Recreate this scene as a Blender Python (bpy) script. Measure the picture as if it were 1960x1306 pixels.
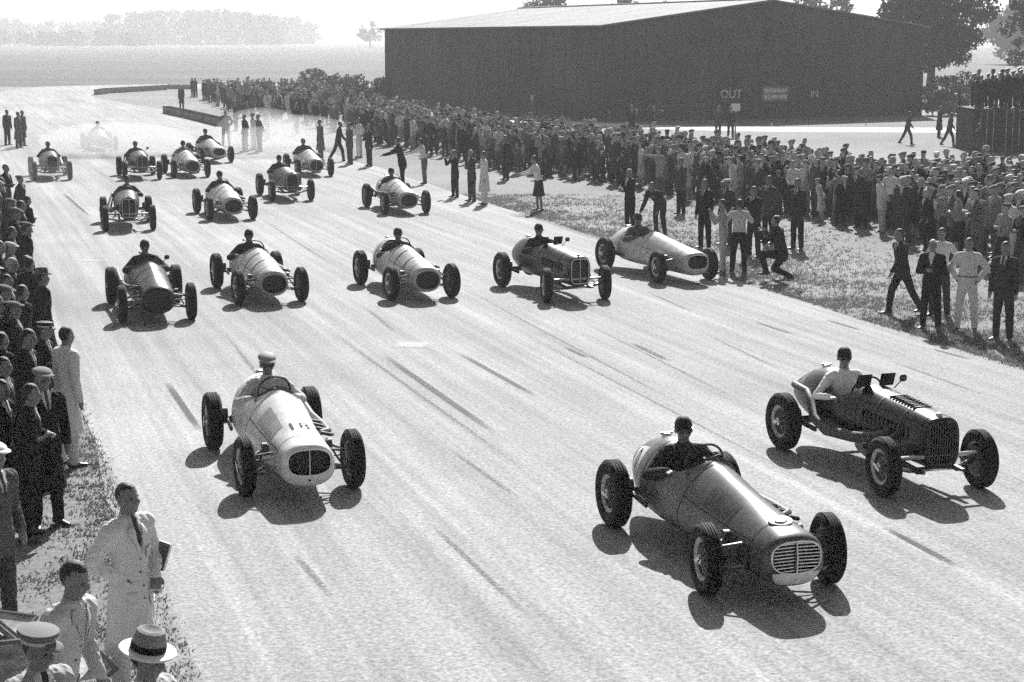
import bpy, bmesh, math, random
import numpy as np
from mathutils import Vector, Matrix, noise
from mathutils.bvhtree import BVHTree

R = math.radians
rng = random.Random(7)
nr = np.random.RandomState(11)
for o in list(bpy.data.objects):
    bpy.data.objects.remove(o)
scene = bpy.context.scene
COL = scene.collection

# ------------------------------------------------------------------ camera, sky, sun, exposure
CAM_H, FPX, PITCH = 5.2, 3400.0, math.atan((653 - 74) / 3400.0)
cam_d = bpy.data.cameras.new('camera')
cam = bpy.data.objects.new('camera', cam_d)
COL.objects.link(cam)
cam_d.sensor_width = 36
cam_d.lens = 36 * FPX / 1960
cam_d.clip_end = 6000
cam_d.clip_start = 0.3
cam.location = (0, 0, CAM_H)
cam.rotation_euler = (math.pi / 2 - PITCH, 0, 0)
scene.camera = cam

SUN_AZ, SUN_EL = R(6.0), R(37)          # clockwise from +Y (into the picture), above the horizon
world = bpy.data.worlds.new('World')
scene.world = world
world.use_nodes = True
wn, wl = world.node_tree.nodes, world.node_tree.links
wn.clear()
sky = wn.new('ShaderNodeTexSky')
sky.sky_type = 'NISHITA'
sky.sun_disc = False
sky.sun_elevation = SUN_EL
sky.sun_rotation = SUN_AZ
sky.dust_density = 3.0
sky.air_density = 1.2
bw = wn.new('ShaderNodeRGBToBW')        # the photograph is black and white
bg = wn.new('ShaderNodeBackground')
bg.inputs['Strength'].default_value = 0.05
wo = wn.new('ShaderNodeOutputWorld')
wl.new(sky.outputs[0], bw.inputs[0])
wl.new(bw.outputs[0], bg.inputs[0])
wl.new(bg.outputs[0], wo.inputs[0])

sun_d = bpy.data.lights.new('sun', 'SUN')
sun_d.energy = 5.0
sun_d.angle = R(0.5)
sun_d.color = (1, 1, 1)
sun = bpy.data.objects.new('sun', sun_d)
COL.objects.link(sun)
to_sun = Vector((math.sin(SUN_AZ) * math.cos(SUN_EL), math.cos(SUN_AZ) * math.cos(SUN_EL), math.sin(SUN_EL)))
sun.rotation_euler = to_sun.to_track_quat('Z', 'Y').to_euler()

vs = scene.view_settings
vs.view_transform = 'Standard'
vs.look = 'None'
vs.gamma = 1.0
vs.exposure = 0.9
vs.use_curve_mapping = False
scene.cycles.use_denoising = False     # keep the grain of the film
scene.cycles.use_adaptive_sampling = True
scene.cycles.adaptive_threshold = 0.04
scene.cycles.adaptive_min_samples = 20
scene.cycles.max_bounces = 6
scene.cycles.volume_bounces = 1


def at(x, y, z=0.0):
    """the point at height z that the photograph shows at pixel x, y (1960 x 1306)"""
    dx, dz = (x - 980) / FPX, -(y - 653) / FPX
    c, s = math.cos(PITCH), math.sin(PITCH)
    wy, wz = c + dz * s, -s + dz * c
    t = (z - CAM_H) / wz
    return Vector((dx * t, wy * t, z))


# ------------------------------------------------------------------ materials (all greys)
MATS = {}


def mat(name, g, rough=0.7, spec=0.3, metal=0.0, coat=0.0, nscale=0.0, namt=0.0, bump=0.0, bscale=40.0, dist=0.02):
    if name in MATS:
        return MATS[name]
    m = bpy.data.materials.new(name)
    m.use_nodes = True
    nt = m.node_tree
    b = nt.nodes['Principled BSDF']
    b.inputs['Base Color'].default_value = (g, g, g, 1)
    b.inputs['Roughness'].default_value = rough
    b.inputs['Specular IOR Level'].default_value = spec
    b.inputs['Metallic'].default_value = metal
    b.inputs['Coat Weight'].default_value = coat
    b.inputs['Coat Roughness'].default_value = 0.22
    tc = nt.nodes.new('ShaderNodeTexCoord')
    if namt > 0:
        n = nt.nodes.new('ShaderNodeTexNoise')
        n.inputs['Scale'].default_value = nscale
        n.inputs['Detail'].default_value = 5
        n.inputs['Roughness'].default_value = 0.65
        nt.links.new(tc.outputs['Object'], n.inputs['Vector'])
        mr = nt.nodes.new('ShaderNodeMapRange')
        mr.inputs['From Min'].default_value = 0.3
        mr.inputs['From Max'].default_value = 0.7
        mr.inputs['To Min'].default_value = g * (1 - namt)
        mr.inputs['To Max'].default_value = g * (1 + namt)
        nt.links.new(n.outputs['Fac'], mr.inputs['Value'])
        nt.links.new(mr.outputs['Result'], b.inputs['Base Color'])
    if bump > 0:
        n2 = nt.nodes.new('ShaderNodeTexNoise')
        n2.inputs['Scale'].default_value = bscale
        n2.inputs['Detail'].default_value = 4
        nt.links.new(tc.outputs['Object'], n2.inputs['Vector'])
        bp = nt.nodes.new('ShaderNodeBump')
        bp.inputs['Strength'].default_value = bump
        bp.inputs['Distance'].default_value = dist
        nt.links.new(n2.outputs['Fac'], bp.inputs['Height'])
        nt.links.new(bp.outputs['Normal'], b.inputs['Normal'])
    MATS[name] = m
    return m


def cloth(g):
    return mat('cloth_%.3f' % g, g, 0.9, 0.12, nscale=7, namt=0.3 if g < .2 else .07, bump=0.35, bscale=16, dist=0.03)


def paint(name, g, rough=0.40, coat=0.35, spec=0.7):
    return mat('paint_' + name, g, rough, spec, 0.0, coat, nscale=4, namt=0.28, bump=0.09, bscale=6, dist=0.02)


SKIN = mat('skin', 0.19, 0.55, 0.35, nscale=30, namt=0.12)
SKINC = mat('skin_pale', 0.36, 0.6, 0.3, nscale=20, namt=0.25)
HAIR = mat('hair_dark', 0.02, 0.55, 0.4, nscale=60, namt=0.5, bump=0.5, bscale=90)
HAIRG = mat('hair_grey', 0.35, 0.6, 0.4, nscale=60, namt=0.4, bump=0.5, bscale=90)
SHOE = mat('shoe_leather', 0.03, 0.4, 0.5)
RUBBER = mat('tyre_rubber', 0.011, 0.8, 0.25, nscale=18, namt=0.5, bump=0.4, bscale=60, dist=0.01)
CHROME = mat('bright_metal', 0.55, 0.28, 0.5, 1.0, nscale=20, namt=0.25)
STEEL = mat('dull_steel', 0.28, 0.45, 0.5, 0.9, nscale=15, namt=0.35)
IRON = mat('dark_iron', 0.05, 0.5, 0.5, 0.4, nscale=15, namt=0.4)
BLACK = mat('interior_black', 0.012, 0.8, 0.2)
LEATHER = mat('dark_leather', 0.03, 0.5, 0.4, nscale=12, namt=0.4, bump=0.3, bscale=30)
WHITE = mat('white_enamel', 0.75, 0.5, 0.4, nscale=9, namt=0.1)
MESHG = mat('radiator_mesh', 0.03, 0.6, 0.4, 0.3, nscale=60, namt=0.6)
PAPER = mat('paper', 0.75, 0.8, 0.2)
GLASSD = mat('screen_tint', 0.03, 0.12, 0.6)
STRAW = mat('straw', 0.32, 0.9, 0.1, nscale=14, namt=0.5, bump=0.8, bscale=40, dist=0.05)
WOOD = mat('weathered_wood', 0.2, 0.8, 0.2, nscale=12, namt=0.4, bump=0.3, bscale=30)
BARK = mat('bark', 0.06, 0.9, 0.1, nscale=8, namt=0.5, bump=0.7, bscale=14, dist=0.05)


def clear_screen():
    m = bpy.data.materials.new('clear_screen')
    m.use_nodes = True
    nt = m.node_tree
    tr = nt.nodes.new('ShaderNodeBsdfTransparent')
    tr.inputs[0].default_value = (.75, .75, .75, 1)
    mx = nt.nodes.new('ShaderNodeMixShader')
    mx.inputs[0].default_value = 0.3
    b = nt.nodes['Principled BSDF']
    b.inputs['Base Color'].default_value = (.1, .1, .1, 1)
    b.inputs['Roughness'].default_value = .15
    nt.links.new(tr.outputs[0], mx.inputs[1])
    nt.links.new(b.outputs[0], mx.inputs[2])
    nt.links.new(mx.outputs[0], nt.nodes['Material Output'].inputs['Surface'])
    return m


GLASSC = clear_screen()
PIPE = mat('scorched_pipe', .07, .6, .4, .6, nscale=9, namt=.5)


def leafmat(name, g):
    m = mat(name, g, 0.6, 0.25, nscale=0.35, namt=0.45)
    if 'Translucent' not in [n.name for n in m.node_tree.nodes]:
        nt = m.node_tree
        b = nt.nodes['Principled BSDF']
        tr = nt.nodes.new('ShaderNodeBsdfTranslucent')
        tr.name = 'Translucent'
        tr.inputs[0].default_value = (g * 1.2,) * 3 + (1,)
        mx = nt.nodes.new('ShaderNodeMixShader')
        mx.inputs[0].default_value = 0.15
        out = nt.nodes['Material Output']
        nt.links.new(b.outputs[0], mx.inputs[1])
        nt.links.new(tr.outputs[0], mx.inputs[2])
        nt.links.new(mx.outputs[0], out.inputs['Surface'])
    return m


# ------------------------------------------------------------------ object helpers
def tag(o, label=None, cat=None, group=None, kind=None):
    if label: o['label'] = label
    if cat: o['category'] = cat
    if group: o['group'] = group
    if kind: o['kind'] = kind
    return o


def link(name, data, parent=None, loc=None, rot=None):
    o = bpy.data.objects.new(name, data)
    COL.objects.link(o)
    if parent is not None: o.parent = parent
    if loc is not None: o.location = loc
    if rot is not None: o.rotation_euler = rot
    return o


def slots(o, mats):
    for i, m in enumerate(mats):
        if i < len(o.material_slots):
            o.material_slots[i].link = 'OBJECT'
            o.material_slots[i].material = m
    return o


class MB:
    """collects vertices and faces of one mesh"""

    def __init__(self):
        self.v, self.f, self.m, self.t = [], [], [], []

    def add(self, verts, faces, mi=0, tag=None):
        n = len(self.v)
        self.v.extend([tuple(p) for p in verts])
        for q in faces:
            self.f.append([i + n for i in q])
            self.m.append(mi)
            self.t.append(tag)

    def box(self, c, s, mi=0, rot=None, bev=0.0, tag=None):
        hx, hy, hz = s[0] / 2, s[1] / 2, s[2] / 2
        if bev <= 0:
            P = [(x, y, z) for x in (-hx, hx) for y in (-hy, hy) for z in (-hz, hz)]
            F = [(0, 1, 3, 2), (4, 6, 7, 5), (0, 4, 5, 1), (2, 3, 7, 6), (0, 2, 6, 4), (1, 5, 7, 3)]
        else:
            bm = bmesh.new()
            bmesh.ops.create_cube(bm, size=1)
            for v in bm.verts: v.co = Vector((v.co.x * s[0], v.co.y * s[1], v.co.z * s[2]))
            bmesh.ops.bevel(bm, geom=bm.edges[:], offset=bev, segments=2, affect='EDGES')
            bm.verts.index_update()
            P = [v.co.copy() for v in bm.verts]
            F = [[v.index for v in f.verts] for f in bm.faces]
            bm.free()
        M = rot if rot is not None else Matrix.Identity(3)
        c = Vector(c)
        self.add([M @ Vector(p) + c for p in P], F, mi, tag)
        return self

    def tube(self, pts, rad, seg=8, mi=0, up=None, tag=None, dome=True):
        """a tube through points; rad is a list of r or (rx, ry); ends rounded"""
        pts = [Vector(p) for p in pts]
        rad = [(r, r) if not isinstance(r, (tuple, list)) else r for r in (rad if isinstance(rad, (list,)) else [rad] * len(pts))]
        n = len(pts)
        rings = []
        T = []
        for i in range(n):
            a, b = pts[max(0, i - 1)], pts[min(n - 1, i + 1)]
            t = (b - a)
            T.append(t.normalized() if t.length > 1e-9 else Vector((0, 0, 1)))
        ref = Vector(up) if up is not None else (Vector((0, 0, 1)) if abs(T[0].z) < 0.85 else Vector((0, 1, 0)))
        seq = []
        if dome:
            r0 = min(rad[0])
            for k in (0.9, 0.55):
                seq.append((pts[0] - T[0] * r0 * k, (rad[0][0] * math.sqrt(1 - k * k), rad[0][1] * math.sqrt(1 - k * k)), T[0]))
        for i in range(n): seq.append((pts[i], rad[i], T[i]))
        if dome:
            r1 = min(rad[-1])
            for k in (0.55, 0.9):
                seq.append((pts[-1] + T[-1] * r1 * k, (rad[-1][0] * math.sqrt(1 - k * k), rad[-1][1] * math.sqrt(1 - k * k)), T[-1]))
        V = []
        for p, r, t in seq:
            y = (ref - t * ref.dot(t))
            y = y.normalized() if y.length > 1e-6 else t.orthogonal().normalized()
            x = y.cross(t)
            for k in range(seg):
                a = 2 * math.pi * k / seg
                V.append(p + x * math.cos(a) * r[0] + y * math.sin(a) * r[1])
        F = []
        L = len(seq)
        for i in range(L - 1):
            for k in range(seg):
                k2 = (k + 1) % seg
                F.append((i * seg + k, i * seg + k2, (i + 1) * seg + k2, (i + 1) * seg + k))
        F.append(tuple(range(seg))[::-1])
        F.append(tuple((L - 1) * seg + k for k in range(seg)))
        self.add(V, F, mi, tag)
        return self

    def ell(self, c, r, M=None, seg=12, rings=8, mi=0, tag=None):
        c = Vector(c)
        M = M if M is not None else Matrix.Identity(3)
        V = [M @ Vector((0, 0, r[2])) + c]
        for i in range(1, rings):
            a = math.pi * i / rings
            for k in range(seg):
                b = 2 * math.pi * k / seg
                V.append(M @ Vector((r[0] * math.sin(a) * math.cos(b), r[1] * math.sin(a) * math.sin(b), r[2] * math.cos(a))) + c)
        V.append(M @ Vector((0, 0, -r[2])) + c)
        F = [(0, 1 + k, 1 + (k + 1) % seg) for k in range(seg)]
        for i in range(rings - 2):
            for k in range(seg):
                k2 = (k + 1) % seg
                F.append((1 + i * seg + k, 1 + (i + 1) * seg + k, 1 + (i + 1) * seg + k2, 1 + i * seg + k2))
        e = len(V) - 1
        b0 = 1 + (rings - 2) * seg
        F += [(e, b0 + (k + 1) % seg, b0 + k) for k in range(seg)]
        self.add(V, F, mi, tag)
        return self

    def lathe(self, prof, seg=24, M=None, c=(0, 0, 0), mi=0, closed=False, tag=None):
        """profile of (radius, height) turned about local Z"""
        M = M if M is not None else Matrix.Identity(3)
        c = Vector(c)
        V = []
        for r, h in prof:
            for k in range(seg):
                a = 2 * math.pi * k / seg
                V.append(M @ Vector((r * math.cos(a), r * math.sin(a), h)) + c)
        F = []
        n = len(prof)
        for i in range(n if closed else n - 1):
            i2 = (i + 1) % n
            for k in range(seg):
                k2 = (k + 1) % seg
                F.append((i * seg + k, i * seg + k2, i2 * seg + k2, i2 * seg + k))
        if not closed:
            F.append(tuple(range(seg))[::-1])
            F.append(tuple((n - 1) * seg + k for k in range(seg)))
        self.add(V, F, mi, tag)
        return self

    def mesh(self, name, mats=(), smooth=True, angle=0.7):
        me = bpy.data.meshes.new(name)
        me.from_pydata(self.v, [], self.f)
        for m in mats: me.materials.append(m)
        if len(self.f):
            me.polygons.foreach_set('material_index', self.m)
            me.polygons.foreach_set('use_smooth', [smooth] * len(me.polygons))
        me.update()
        bm = bmesh.new()
        bm.from_mesh(me)
        bmesh.ops.recalc_face_normals(bm, faces=bm.faces)
        bm.to_mesh(me)
        bm.free()
        if smooth and angle: me.set_sharp_from_angle(angle=angle)
        return me

    def build(self, name, mats, parent=None, smooth=True, loc=None, rot=None, angle=0.7):
        if not isinstance(mats, (list, tuple)): mats = [mats]
        return link(name, self.mesh(name, mats, smooth, angle), parent, loc, rot)


def arrays_mesh(name, V, F, mats, smooth=False, mi=None):
    """V (n,3), F (m,k) numpy to mesh, fast"""
    me = bpy.data.meshes.new(name)
    F = np.asarray(F, dtype=np.int32)
    me.vertices.add(len(V))
    me.vertices.foreach_set('co', np.asarray(V, dtype=np.float32).ravel())
    k = F.shape[1]
    me.loops.add(F.size)
    me.loops.foreach_set('vertex_index', F.ravel())
    me.polygons.add(len(F))
    me.polygons.foreach_set('loop_start', np.arange(0, F.size, k, dtype=np.int32))
    for m in mats: me.materials.append(m)
    if mi is not None: me.polygons.foreach_set('material_index', np.asarray(mi, dtype=np.int32))
    me.polygons.foreach_set('use_smooth', np.full(len(F), smooth))
    me.update(calc_edges=True)
    return me


def evaluated(o):
    dg = bpy.context.evaluated_depsgraph_get()
    dg.update()
    me = bpy.data.meshes.new_from_object(o.evaluated_get(dg), preserve_all_data_layers=False, depsgraph=dg)
    return me


def drop(o):
    d = o.data
    bpy.data.objects.remove(o)
    if d and d.users == 0:
        if isinstance(d, bpy.types.Mesh): bpy.data.meshes.remove(d)
        else: bpy.data.curves.remove(d)


def text_mesh(body, size, mats, extrude=0.004, name='lettering'):
    cu = bpy.data.curves.new('t', 'FONT')
    cu.body = body
    cu.size = size
    cu.extrude = extrude
    cu.align_x = 'CENTER'
    cu.align_y = 'CENTER'
    o = link('t', cu)
    me = evaluated(o)
    drop(o)
    me.materials.clear()
    for m in mats: me.materials.append(m)
    return me


# ------------------------------------------------------------------ ground, road, track
def node_ground(name, base, spots, fine, stretch=None, rough=0.9, rot=0.0, contrast=0.25, finec=0.25, big=0.05):
    m = bpy.data.materials.new(name)
    m.use_nodes = True
    nt = m.node_tree
    N, Lk = nt.nodes, nt.links
    b = N['Principled BSDF']
    b.inputs['Roughness'].default_value = rough
    b.inputs['Specular IOR Level'].default_value = 0.2
    tc = N.new('ShaderNodeTexCoord')

    def noise_n(scale, detail, vec, r=0.6):
        n = N.new('ShaderNodeTexNoise')
        n.inputs['Scale'].default_value = scale
        n.inputs['Detail'].default_value = detail
        n.inputs['Roughness'].default_value = r
        Lk.new(vec, n.inputs['Vector'])
        return n.outputs['Fac']

    def rngn(v, a, b_, lo=0.3, hi=0.7):
        q = N.new('ShaderNodeMapRange')
        q.inputs['From Min'].default_value = lo
        q.inputs['From Max'].default_value = hi
        q.inputs['To Min'].default_value = a
        q.inputs['To Max'].default_value = b_
        Lk.new(v, q.inputs['Value'])
        return q.outputs['Result']

    def mul(a, b_):
        q = N.new('ShaderNodeMath')
        q.operation = 'MULTIPLY'
        Lk.new(a, q.inputs[0])
        Lk.new(b_, q.inputs[1])
        return q.outputs[0]
    vec = tc.outputs['Object']
    mp = N.new('ShaderNodeMapping')
    mp.inputs['Rotation'].default_value = (0, 0, rot)
    Lk.new(vec, mp.inputs['Vector'])
    rv = mp.outputs[0]
    v = mul(rngn(noise_n(big, 4, rv), base * (1 - contrast), base * (1 + contrast)), rngn(noise_n(spots, 5, rv), 1 - contrast * 0.6, 1 + contrast * 0.6))
    v = mul(v, rngn(noise_n(fine, 2, rv, 0.8), 1 - finec, 1 + finec))
    if stretch:
        mp2 = N.new('ShaderNodeMapping')
        mp2.inputs['Scale'].default_value = stretch
        Lk.new(rv, mp2.inputs['Vector'])
        v = mul(v, rngn(noise_n(1.0, 5, mp2.outputs[0], 0.7), 0.74, 1.17))
        mp3 = N.new('ShaderNodeMapping')
        mp3.inputs['Scale'].default_value = (stretch[0] * 3.3, stretch[1] * 1.7, 1)
        Lk.new(rv, mp3.inputs['Vector'])
        v = mul(v, rngn(noise_n(1.0, 3, mp3.outputs[0], 0.6), 0.80, 1.15))
    Lk.new(v, b.inputs['Base Color'])
    bp = N.new('ShaderNodeBump')
    bp.inputs['Strength'].default_value = 0.5
    bp.inputs['Distance'].default_value = 0.02
    Lk.new(noise_n(fine * 0.6, 3, rv, 0.7), bp.inputs['Height'])
    Lk.new(bp.outputs['Normal'], b.inputs['Normal'])
    return m


ROAD_DIR = R(17.93)      # the road runs towards the camera, bearing right
M_GRASS = node_ground('grass_sward', 0.165, 0.55, 9.0, None, contrast=0.22, finec=0.38, big=0.07)
M_ROAD = node_ground('worn_concrete', 0.295, 0.35, 22.0, (1.3, 0.04, 1), rot=-ROAD_DIR, contrast=0.15, finec=0.40, big=0.06)
M_TRACK = node_ground('pale_concrete', 0.55, 0.5, 10, None, contrast=0.06, finec=0.1)
M_FIELD = node_ground('far_field', 0.075, 0.02, 0.5, (0.004, 0.05, 1), contrast=0.25, finec=0.2, big=0.008)


def sheet(name, pts, z, m, sub=None):
    bm = bmesh.new()
    vs_ = [bm.verts.new((p[0], p[1], z)) for p in pts]
    es = [bm.edges.new((vs_[i], vs_[(i + 1) % len(vs_)])) for i in range(len(vs_))]
    bmesh.ops.triangle_fill(bm, edges=es, use_beauty=True)
    for f in bm.faces:
        if f.normal.z < 0: f.normal_flip()
    me = bpy.data.meshes.new(name)
    bm.to_mesh(me)
    bm.free()
    me.materials.append(m)
    return tag(link(name, me), kind='structure')


def left_edge(y): return -2.7 - 0.3249 * (y - 13.9)
def right_edge(y): return 8.2 - 0.305 * (y - 27.9)


def jit(pts, a=0.12, step=2.0):
    out = []
    for p, q in zip(pts[:-1], pts[1:]):
        p, q = Vector(p), Vector(q)
        n = max(1, int((q - p).length / step))
        for i in range(n):
            w = p.lerp(q, i / n)
            out.append((w.x + rng.uniform(-a, a), w.y + rng.uniform(-a, a)))
    out.append(tuple(pts[-1]))
    return out


sheet('ground', [(-700, -60), (700, -60), (700, 196), (-700, 196)], 0.0, M_GRASS)
sheet('field', [(-1800, 196), (1800, 196), (1800, 2600), (-1800, 2600)], -0.004, M_FIELD)
inner = [(right_edge(-30), -30), (right_edge(20), 20), (8.2, 27.9), (7.0, 31.6), (4.7, 38.6), (1.7, 48.3), (-5.6, 73.1), (-7.3, 77.9), (-11.4, 92.9), (-17.7, 110),
         (-25.2, 130.9), (-36.8, 158.7), (-39.5, 168), (-39.7, 172), (-36, 183), (-30, 190), (-12, 197), (20, 206)]
outer = [(22, 222), (-20, 214), (-38, 207), (-46, 204), (-51, 198), (-52, 188), (-50.5, 172), (-48.5, 158), (-45, 143), (left_edge(120), 120), (left_edge(60), 60),
         (left_edge(13.9), 13.9), (left_edge(-30), -30)]
road = sheet('road', jit(inner, 0.10, 1.2) + jit(outer, 0.12, 1.5), 0.008, M_ROAD)
a_, b_ = at(1080, 240), at(2100, 256)
sheet('perimeter_track', [(-2, 112.3), (5.7, 107.0), (9.8, 102.8), (15.6, 100.8), (25.8, 99.8), (45, 99.4), (90, 99.4), (90, 105.0), (45, 105.0), (25.8, 105.4),
                          (15.6, 106.2), (9.8, 108.0), (5.7, 112.2), (-2, 117.5)], 0.008, M_TRACK)


def mark_material(name, g, noise_cut):
    m = bpy.data.materials.new(name)
    m.use_nodes = True
    nt = m.node_tree
    N, Lk = nt.nodes, nt.links
    b = N['Principled BSDF']
    b.inputs['Base Color'].default_value = (g, g, g, 1)
    b.inputs['Roughness'].default_value = 0.85
    tc = N.new('ShaderNodeTexCoord')
    # fade towards the rim of the mark (its own generated coordinates), broken by grain
    sx = N.new('ShaderNodeSeparateXYZ')
    Lk.new(tc.outputs['Generated'], sx.inputs[0])

    def edge(out, w):
        a = N.new('ShaderNodeMath'); a.operation = 'SUBTRACT'; a.inputs[1].default_value = 0.5
        Lk.new(out, a.inputs[0])
        c = N.new('ShaderNodeMath'); c.operation = 'ABSOLUTE'
        Lk.new(a.outputs[0], c.inputs[0])
        d = N.new('ShaderNodeMapRange')
        d.inputs['From Min'].default_value = 0.5
        d.inputs['From Max'].default_value = 0.5 - w
        Lk.new(c.outputs[0], d.inputs['Value'])
        return d.outputs['Result']
    mu = N.new('ShaderNodeMath'); mu.operation = 'MULTIPLY'
    Lk.new(edge(sx.outputs['X'], 0.28), mu.inputs[0])
    Lk.new(edge(sx.outputs['Y'], 0.3), mu.inputs[1])
    n = N.new('ShaderNodeTexNoise')
    n.inputs['Scale'].default_value = 25
    n.inputs['Detail'].default_value = 3
    Lk.new(tc.outputs['Object'], n.inputs['Vector'])
    r2 = N.new('ShaderNodeMapRange')
    r2.inputs['From Min'].default_value = noise_cut - 0.15
    r2.inputs['From Max'].default_value = noise_cut + 0.15
    Lk.new(n.outputs['Fac'], r2.inputs['Value'])
    mu2 = N.new('ShaderNodeMath'); mu2.operation = 'MULTIPLY'
    Lk.new(mu.outputs[0], mu2.inputs[0])
    Lk.new(r2.outputs['Result'], mu2.inputs[1])
    Lk.new(mu2.outputs[0], b.inputs['Alpha'])
    return m


M_SKID = mark_material('tyre_mark_rubber', 0.02, 0.36)
M_FAINT = mark_material('faint_tyre_mark', 0.10, 0.52)
M_CHALK = mark_material('faded_white_paint', 0.5, 0.45)


def road_mark(name, p, q, w, m, z=0.012):
    p, q = at(*p), at(*q)
    d = q - p
    me = bpy.data.meshes.new(name)
    L = d.length
    me.from_pydata([(-w / 2, -L / 2, 0), (w / 2, -L / 2, 0), (w / 2, L / 2, 0), (-w / 2, L / 2, 0)], [], [(0, 1, 2, 3)])
    me.materials.append(m)
    o = link(name, me, road)
    o.location = ((p.x + q.x) / 2, (p.y + q.y) / 2, z)
    o.rotation_euler = (0, 0, math.atan2(-d.x, d.y))
    return o


for p, q, w in [((732, 680), (950, 832), .15), ((876, 676), (1030, 762), .13), ((1080, 665), (1125, 687), .12), ((1208, 657), (1282, 693), .14), ((318, 732), (384, 828), .13),
                ((1444, 617), (1520, 642), .12), ((1580, 613), (1650, 634), .12), ((120, 370), (172, 415), .13), ((1780, 668), (1860, 690), .12), ((560, 1060), (640, 1150), .1),
                ((700, 590), (760, 640), .1), ((1240, 560), (1330, 600), .1), ((860, 860), (1000, 960), .1), ((1690, 1010), (1840, 1090), .12), ((1700, 690), (1890, 760), .1),
                ((640, 640), (1010, 905), .09), ((1000, 640), (1560, 930), .09), ((430, 640), (560, 800), .09), ((900, 560), (1330, 790), .08), ((1120, 620), (1420, 770), .08), ((640, 440), (900, 560), .08), ((420, 480), (560, 600), .08), ((1350, 640), (1500, 712), .09), ((820, 1000), (1010, 1180), .09), ((500, 420), (640, 510), .08)]:
    road_mark('tyre_mark', p, q, w, M_SKID if w > .11 else M_FAINT)
for p, q, w in [((742, 660), (835, 663), .7), ((135, 500), (215, 500), .2)]:
    road_mark('paint_mark', p, q, w, M_CHALK, 0.0165)

# ------------------------------------------------------------------ haze (even, thin)
def build_haze():
    hb = MB()
    hb.box((0, 1300, 24.0), (3900, 2800, 64.0))
    hm = bpy.data.materials.new('haze_air')
    hm.use_nodes = True
    nt = hm.node_tree
    for n in list(nt.nodes): nt.nodes.remove(n)
    out = nt.nodes.new('ShaderNodeOutputMaterial')
    pv = nt.nodes.new('ShaderNodeVolumePrincipled')
    pv.inputs['Color'].default_value = (0.95, 0.95, 0.95, 1)
    pv.inputs['Density'].default_value = 0.0005
    pv.inputs['Anisotropy'].default_value = 0.2
    nt.links.new(pv.outputs[0], out.inputs['Volume'])
    return tag(hb.build('haze', hm, smooth=False), 'thin pale dusty haze lying over the airfield', 'haze', kind='stuff')


haze = build_haze()


# ------------------------------------------------------------------ hangar
HROT = R(24)


def build_hangar():
    u = Vector((math.cos(HROT), math.sin(HROT), 0))
    v = Vector((-u.y, u.x, 0))
    C = Vector((5.7, 113.0, 0))
    W, L, E, P = 24.6, 40.0, 5.9, 7.55
    root = link('hangar', None, loc=C)
    tag(root, 'long dark low-gabled hangar with pale roof behind the crowd', 'hangar')
    root.rotation_euler = (0, 0, HROT)
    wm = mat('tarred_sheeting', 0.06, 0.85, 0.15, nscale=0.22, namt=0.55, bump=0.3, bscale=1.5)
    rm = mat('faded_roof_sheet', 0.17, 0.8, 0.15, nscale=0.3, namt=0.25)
    T = 0.2
    # front gable wall (faces the camera), rear gable, two side walls; each its own part
    for yy in (0, L - T):
        b = MB()
        pr = [(0, 0), (W, 0), (W, E), (W / 2, P), (0, E)]
        V = [(x, yy, z) for x, z in pr] + [(x, yy + T, z) for x, z in pr]
        F = [(0, 1, 2, 3, 4), (9, 8, 7, 6, 5)] + [(i, i + 5, (i + 1) % 5 + 5, (i + 1) % 5) for i in range(5)]
        b.add(V, F)
        b.build('gable_wall', wm, root, False)
    for xx in (0, W - T):
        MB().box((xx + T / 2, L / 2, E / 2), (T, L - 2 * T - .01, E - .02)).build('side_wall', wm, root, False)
    sl = math.atan2(P - E, W / 2)
    ln = math.hypot(P - E, W / 2) + 0.35
    for s in (0, 1):
        # each slope made of sheet bays with small steps
        n = 12
        for i in range(n):
            y0, y1 = -0.25 + i * (L + .5) / n, -0.25 + (i + 1) * (L + .5) / n
            b = MB()
            cx = W / 4 if s == 0 else 3 * W / 4
            dx = -0.17 if s == 0 else .17
            rot = Matrix.Rotation(-sl if s == 0 else sl, 3, 'Y')
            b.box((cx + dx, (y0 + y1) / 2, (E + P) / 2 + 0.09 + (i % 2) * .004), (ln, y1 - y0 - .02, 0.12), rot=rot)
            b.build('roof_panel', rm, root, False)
    MB().tube([(W / 2, -.3, P + .17), (W / 2, L + .3, P + .17)], .12, 8).build('ridge_cap', rm, root)
    # vertical cover strips on the front and the left side
    st = MB().box((0, 0, 2.92), (.06, .05, 5.8)).mesh('cover_strip', [wm], False)
    for i in range(1, 16):
        link('cover_strip', st, root, (i * W / 16, -.022, 0))
    for i in range(1, 22):
        o = link('cover_strip', st, root, (-.022, i * L / 22, 0))
        o.rotation_euler = (0, 0, R(90))
    dm = mat('door_sheeting', 0.035, 0.7, 0.3, nscale=.5, namt=.4)
    dl = MB().box((0, 0, 2.1), (3.4, .08, 4.2)).box((0, -.05, 2.1), (.12, .06, 4.2)).box((0, -.05, 4.1), (3.4, .06, .12)).box((0, -.05, .12), (3.4, .06, .12))
    dme = dl.mesh('door_leaf', [dm], False)
    for x in (9.6, 13.1, 16.6): link('door_leaf', dme, root, (x, -.07, 0))
    return root, u, v, C


hangar, HU, HV, HC = build_hangar()


def wall_point(px, z, off):
    """point on the hangar front at pixel column px"""
    dx = (px - 980) / FPX * 1.0
    # intersect the vertical plane through the camera column with the wall line (approximate column direction at that row)
    c = math.cos(PITCH)
    dz = -(187 - 653) / FPX
    d = Vector((dx, c + dz * math.sin(PITCH), 0))
    n = HV
    t = HC.dot(n) / d.dot(n)
    p = d * t - n * off
    return Vector((p.x, p.y, z))


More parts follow.
